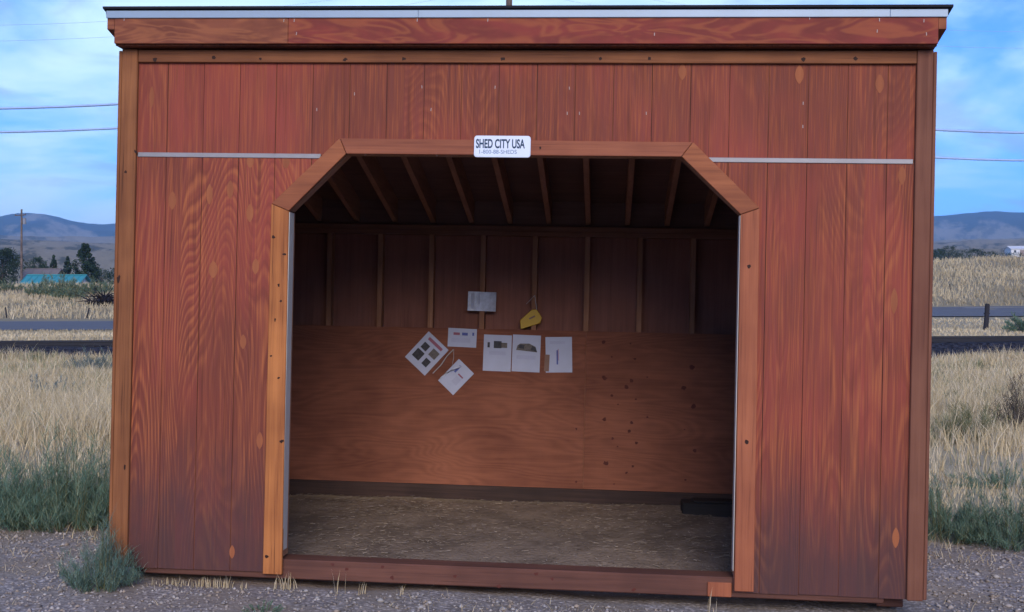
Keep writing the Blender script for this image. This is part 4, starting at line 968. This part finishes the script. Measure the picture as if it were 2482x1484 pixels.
# ------------------------------------------------------------------ buildings
M['turq'] = plain('turquoise metal roof', (0.025, 0.22, 0.25), .5, .4, .12, .6)
M['wwall'] = plain('white wall paint', (.62, .62, .63), .8, .2, .06, .5)
M['browall'] = plain('tan wall', (.26, .20, .17), .8, .2, .1, .5)
M['mauve'] = plain('faded brown roof', (.16, .135, .135), .85, .2, .12, .6)
M['glass'] = plain('dark window glass', (.03, .04, .05), .1, .6)
def gable(name, cx, cy, base, L, Dp, eave, ridge, yaw, wall, roofm, label, over=.4, ribs=12, cat='building'):
    e = empty(name, (cx, cy, base)); e.rotation_euler.z = yaw; tag(e, label, cat)
    w_ = [(-L / 2, -Dp / 2), (L / 2, -Dp / 2), (L / 2, Dp / 2), (-L / 2, Dp / 2)]
    V = [(x_, y_, -1.0) for x_, y_ in w_] + [(x_, y_, eave) for x_, y_ in w_] + [(-L / 2, 0, ridge), (L / 2, 0, ridge)]
    wl_ = obj('wall', V, [(0, 1, 5, 4), (1, 2, 6, 9, 5), (2, 3, 7, 6), (3, 0, 4, 8, 7)], wall, e)
    X0, X1 = -L / 2 - over, L / 2 + over; dy = Dp / 2 + over; dz = over * (ridge - eave) / (Dp / 2); th_ = .12
    rf = None
    for s in (-1, 1):
        V = [(X0, s * dy, eave - dz), (X1, s * dy, eave - dz), (X1, 0, ridge), (X0, 0, ridge)]; V += [(a_, b_, c__ + th_) for a_, b_, c__ in V]
        o = obj('roof_slope', V, BOXF, roofm, e)
        for k in range(ribs + 1):
            xr_ = X0 + (X1 - X0) * k / ribs
            V = [(xr_ - .03, s * dy, eave - dz + th_ - .01), (xr_ + .03, s * dy, eave - dz + th_ - .01), (xr_ + .03, 0, ridge + th_ - .01), (xr_ - .03, 0, ridge + th_ - .01)]; V += [(a_, b_, c__ + .06) for a_, b_, c__ in V]
            obj('roof_rib', V, BOXF, roofm, o)
    box('ridge_cap', X0, X1, -.18, .18, ridge + th_ - .03, ridge + th_ + .07, roofm, e)
    box('door', -L * .12, L * .12, -Dp / 2 - .04, -Dp / 2 + .02, -.3, eave * .8, M['browall'], e)
    for sx in (-.33, .33):
        wd = box('window', L * sx - .5, L * sx + .5, -Dp / 2 - .05, -Dp / 2 + .02, eave * .4, eave * .8, wall, e)
        box('pane', L * sx - .42, L * sx + .42, -Dp / 2 - .06, -Dp / 2 - .045, eave * .43, eave * .77, M['glass'], wd)
    return e
Yb = 142; xb = (119 - W / 2) / F * Yb; zt = CAMZ + (751 - 664) / F * Yb
gable('turquoise_barn', xb, Yb + 2.5, zt - 3.0, 6.6, 5.0, 1.9, 2.85, R(6), M['wwall'], M['turq'], 'low white barn with a turquoise metal roof among the trees', ribs=10, cat='barn')
Yb = 170; xb = (86 - W / 2) / F * Yb; zt = CAMZ + (751 - 649) / F * Yb
gable('farmhouse', xb, Yb + 3, zt - 4.0, 4.6, 5, 2.6, 3.85, R(4), M['browall'], M['mauve'], 'small house with faded brown roof behind the turquoise barn', ribs=0, cat='house') if False else gable('farmhouse', xb, Yb + 3, zt - 4.0, 4.6, 5, 2.6, 3.85, R(4), M['browall'], M['mauve'], 'small house with faded brown roof behind the turquoise barn', ribs=4, cat='house')
Yb = 470; xb = (2470 - W / 2) / F * Yb; zt = CAMZ + (751 - 596) / F * Yb
gable('white_building', xb, Yb, zt - 4.2, 9.5, 7, 2.9, 4.0, R(-3), M['wwall'], plain('pale metal roof', (.6, .6, .63), .5, .4), 'distant white metal building above the tree row', ribs=8)

# ------------------------------------------------------------------ poles, wires, posts
M['pole'] = board_mat('weathered pole wood', (0.075, 0.050, 0.040), (0.20, 0.145, 0.115)); M['wire'] = plain('grey cable', (.34, .46, .72), .6)
M['ceramic'] = plain('brown insulator', (.12, .06, .04), .3, .6); M['metalgrey'] = plain('grey transformer steel', (.22, .23, .26), .5, .5)
def upole(x_, y_, h, r, arms, label, grp, yaw=0.0):
    e = empty('utility_pole', (x_, y_, float(ground_h(x_, y_)) - .1)); e.rotation_euler.z = yaw; tag(e, label, 'utility pole', grp)
    V, Fc = tube([(0, 0, 0), (0, 0, h * .5), (0, 0, h)], [r, r * .85, r * .68], 10); obj('pole', V, Fc, M['pole'], e)
    for z_, L in arms:
        am = box('crossarm', -.06 - r, -r + .02, -L / 2, L / 2, z_ - .06, z_ + .06, M['pole'], e)
        for q in (-.45, .45):
            V, Fc = tube([(-r, q * L, z_ + .05), (-r, q * L, z_ + .12), (-r, q * L, z_ + .2)], [.03, .05, .03], 6); obj('insulator', V, Fc, M['ceramic'], am)
    return e
ug = 'utility poles along the railway'
Xp = (1233.5 - W / 2) / F * 35.2
ARMS = [(12.6, 1.6), (12.0, 1.0), (9.4, 1.2), (8.6, .8)]
upole(Xp, 35.2, 13.8, .14, ARMS, 'tall utility pole rising behind the shed roof', ug)
upole(Xp - 36, 34.2, 13.8, .14, ARMS, 'next utility pole along the railway, on the barn side of the shed', ug)
upole(Xp + 34, 36.0, 13.8, .14, ARMS, 'next utility pole along the railway, on the mound side of the shed', ug)
def wire(z0, sag_l, dx, dy, dyo, rad, label):
    pts = []; zg0 = float(ground_h(Xp, 35.2)) - .1; zg1 = float(ground_h(Xp + dx, 35.2 + dy)) - .1
    for k in range(33):
        u = k / 32; pts.append((Xp - .14 + dx * u, 35.2 + dyo + dy * u, z0 + zg0 * (1 - u) + zg1 * u - 4 * sag_l * u * (1 - u)))
    V, Fc = tube(pts, rad, 5); o = obj('overhead_wire', V, Fc, M['wire'], None, True)
    return tag(o, label, 'wire', 'overhead wires between the utility poles')
for z0, sl_, sr_, off, rad, nm in ((9.6, 1.56, 2.19, -.54, .040, 'thick upper cable'), (8.8, 1.455, 2.235, -.36, .036, 'thick lower cable'), (12.8, 1.88, 1.9, .72, .005, 'thin high wire'), (12.2, 1.85, 1.9, .45, .005, 'thin second wire')):
    wire(z0, sl_, -36, -1.0, off, rad, nm + ' running from the tall pole towards the barn side')
    wire(z0, sr_, 34, 0.8, off, rad, nm + ' running from the tall pole towards the mound side')
xq = (52 - W / 2) / F * 150; far = upole(xq, 150, 11.4, .17, [(10.6, 2.2)], 'distant thin brown utility pole beside the turquoise barn', 'distant utility poles', R(60))
V, Fc = tube([(.28, -.2, 9.4), (.28, -.2, 10.2)], .24, 8); obj('transformer', V, Fc, M['metalgrey'], far)
def post(name, px, ytop, ybot, Yv, wpx, lean, label, mat, cap=True):
    p = at_depth(px, ybot, Yv); g_ = float(ground_h(p[0], Yv)); h = (ybot - ytop) / F * Yv + max(0, p[2] - g_)
    e = empty(name, (p[0], Yv, g_)); e.rotation_euler.y = lean; tag(e, label, 'post')
    r = wpx / F * Yv / 2
    V, Fc = tube([(0, 0, -.2), (r * .08, 0, h * .5), (0, 0, h * .97), (0, 0, h)], [r, r * .95, r * .9, r * .55], 8); obj('shaft', V, Fc, mat, e)
    V, Fc = tube([(-r * 1.1, 0, h * .62), (r * 1.1, 0, h * .63)], r * .25, 5); obj('staple', V, Fc, M['rail'], e)
M['dpost'] = plain('dark weathered post', (.035, .032, .036), .9, .1, .3, 8)
post('fence_post', 2388, 736, 800, 61, 13, R(4), 'thick dark leaning fence post between railway and road', M['dpost'])
post('marker_post', 210, 752, 777, 84.5, 4, R(14), 'thin dark post leaning hard at the road edge below the brush pile', M['dpost'])
post('marker_post', 16, 750, 776, 84.5, 4, R(-6), 'thin dark upright post at the road edge below the spreading tree', M['dpost'])
post('marker_post', 2302, 726, 746, 90, 3, R(-3), 'thin dark stick on the grassy mound above the road', M['dpost'])

# ------------------------------------------------------------------ air
hm = bpy.data.materials.new('thin blue air'); hm.use_nodes = True; n_ = hm.node_tree.nodes; n_.clear()
ho = n_.new('ShaderNodeOutputMaterial'); hv = n_.new('ShaderNodeVolumePrincipled')
hv.inputs['Color'].default_value = (0.33, 0.60, 1.0, 1); hv.inputs['Density'].default_value = 0.00017; hv.inputs['Anisotropy'].default_value = 0.0
hm.node_tree.links.new(hv.outputs[0], ho.inputs['Volume'])
hz_ = obj('haze', boxv(-9800, 9800, -9800, 9800, -3, 560), BOXF, hm); tag(hz_, 'thin bluish air between the shed and the far hills', 'haze', kind='stuff')
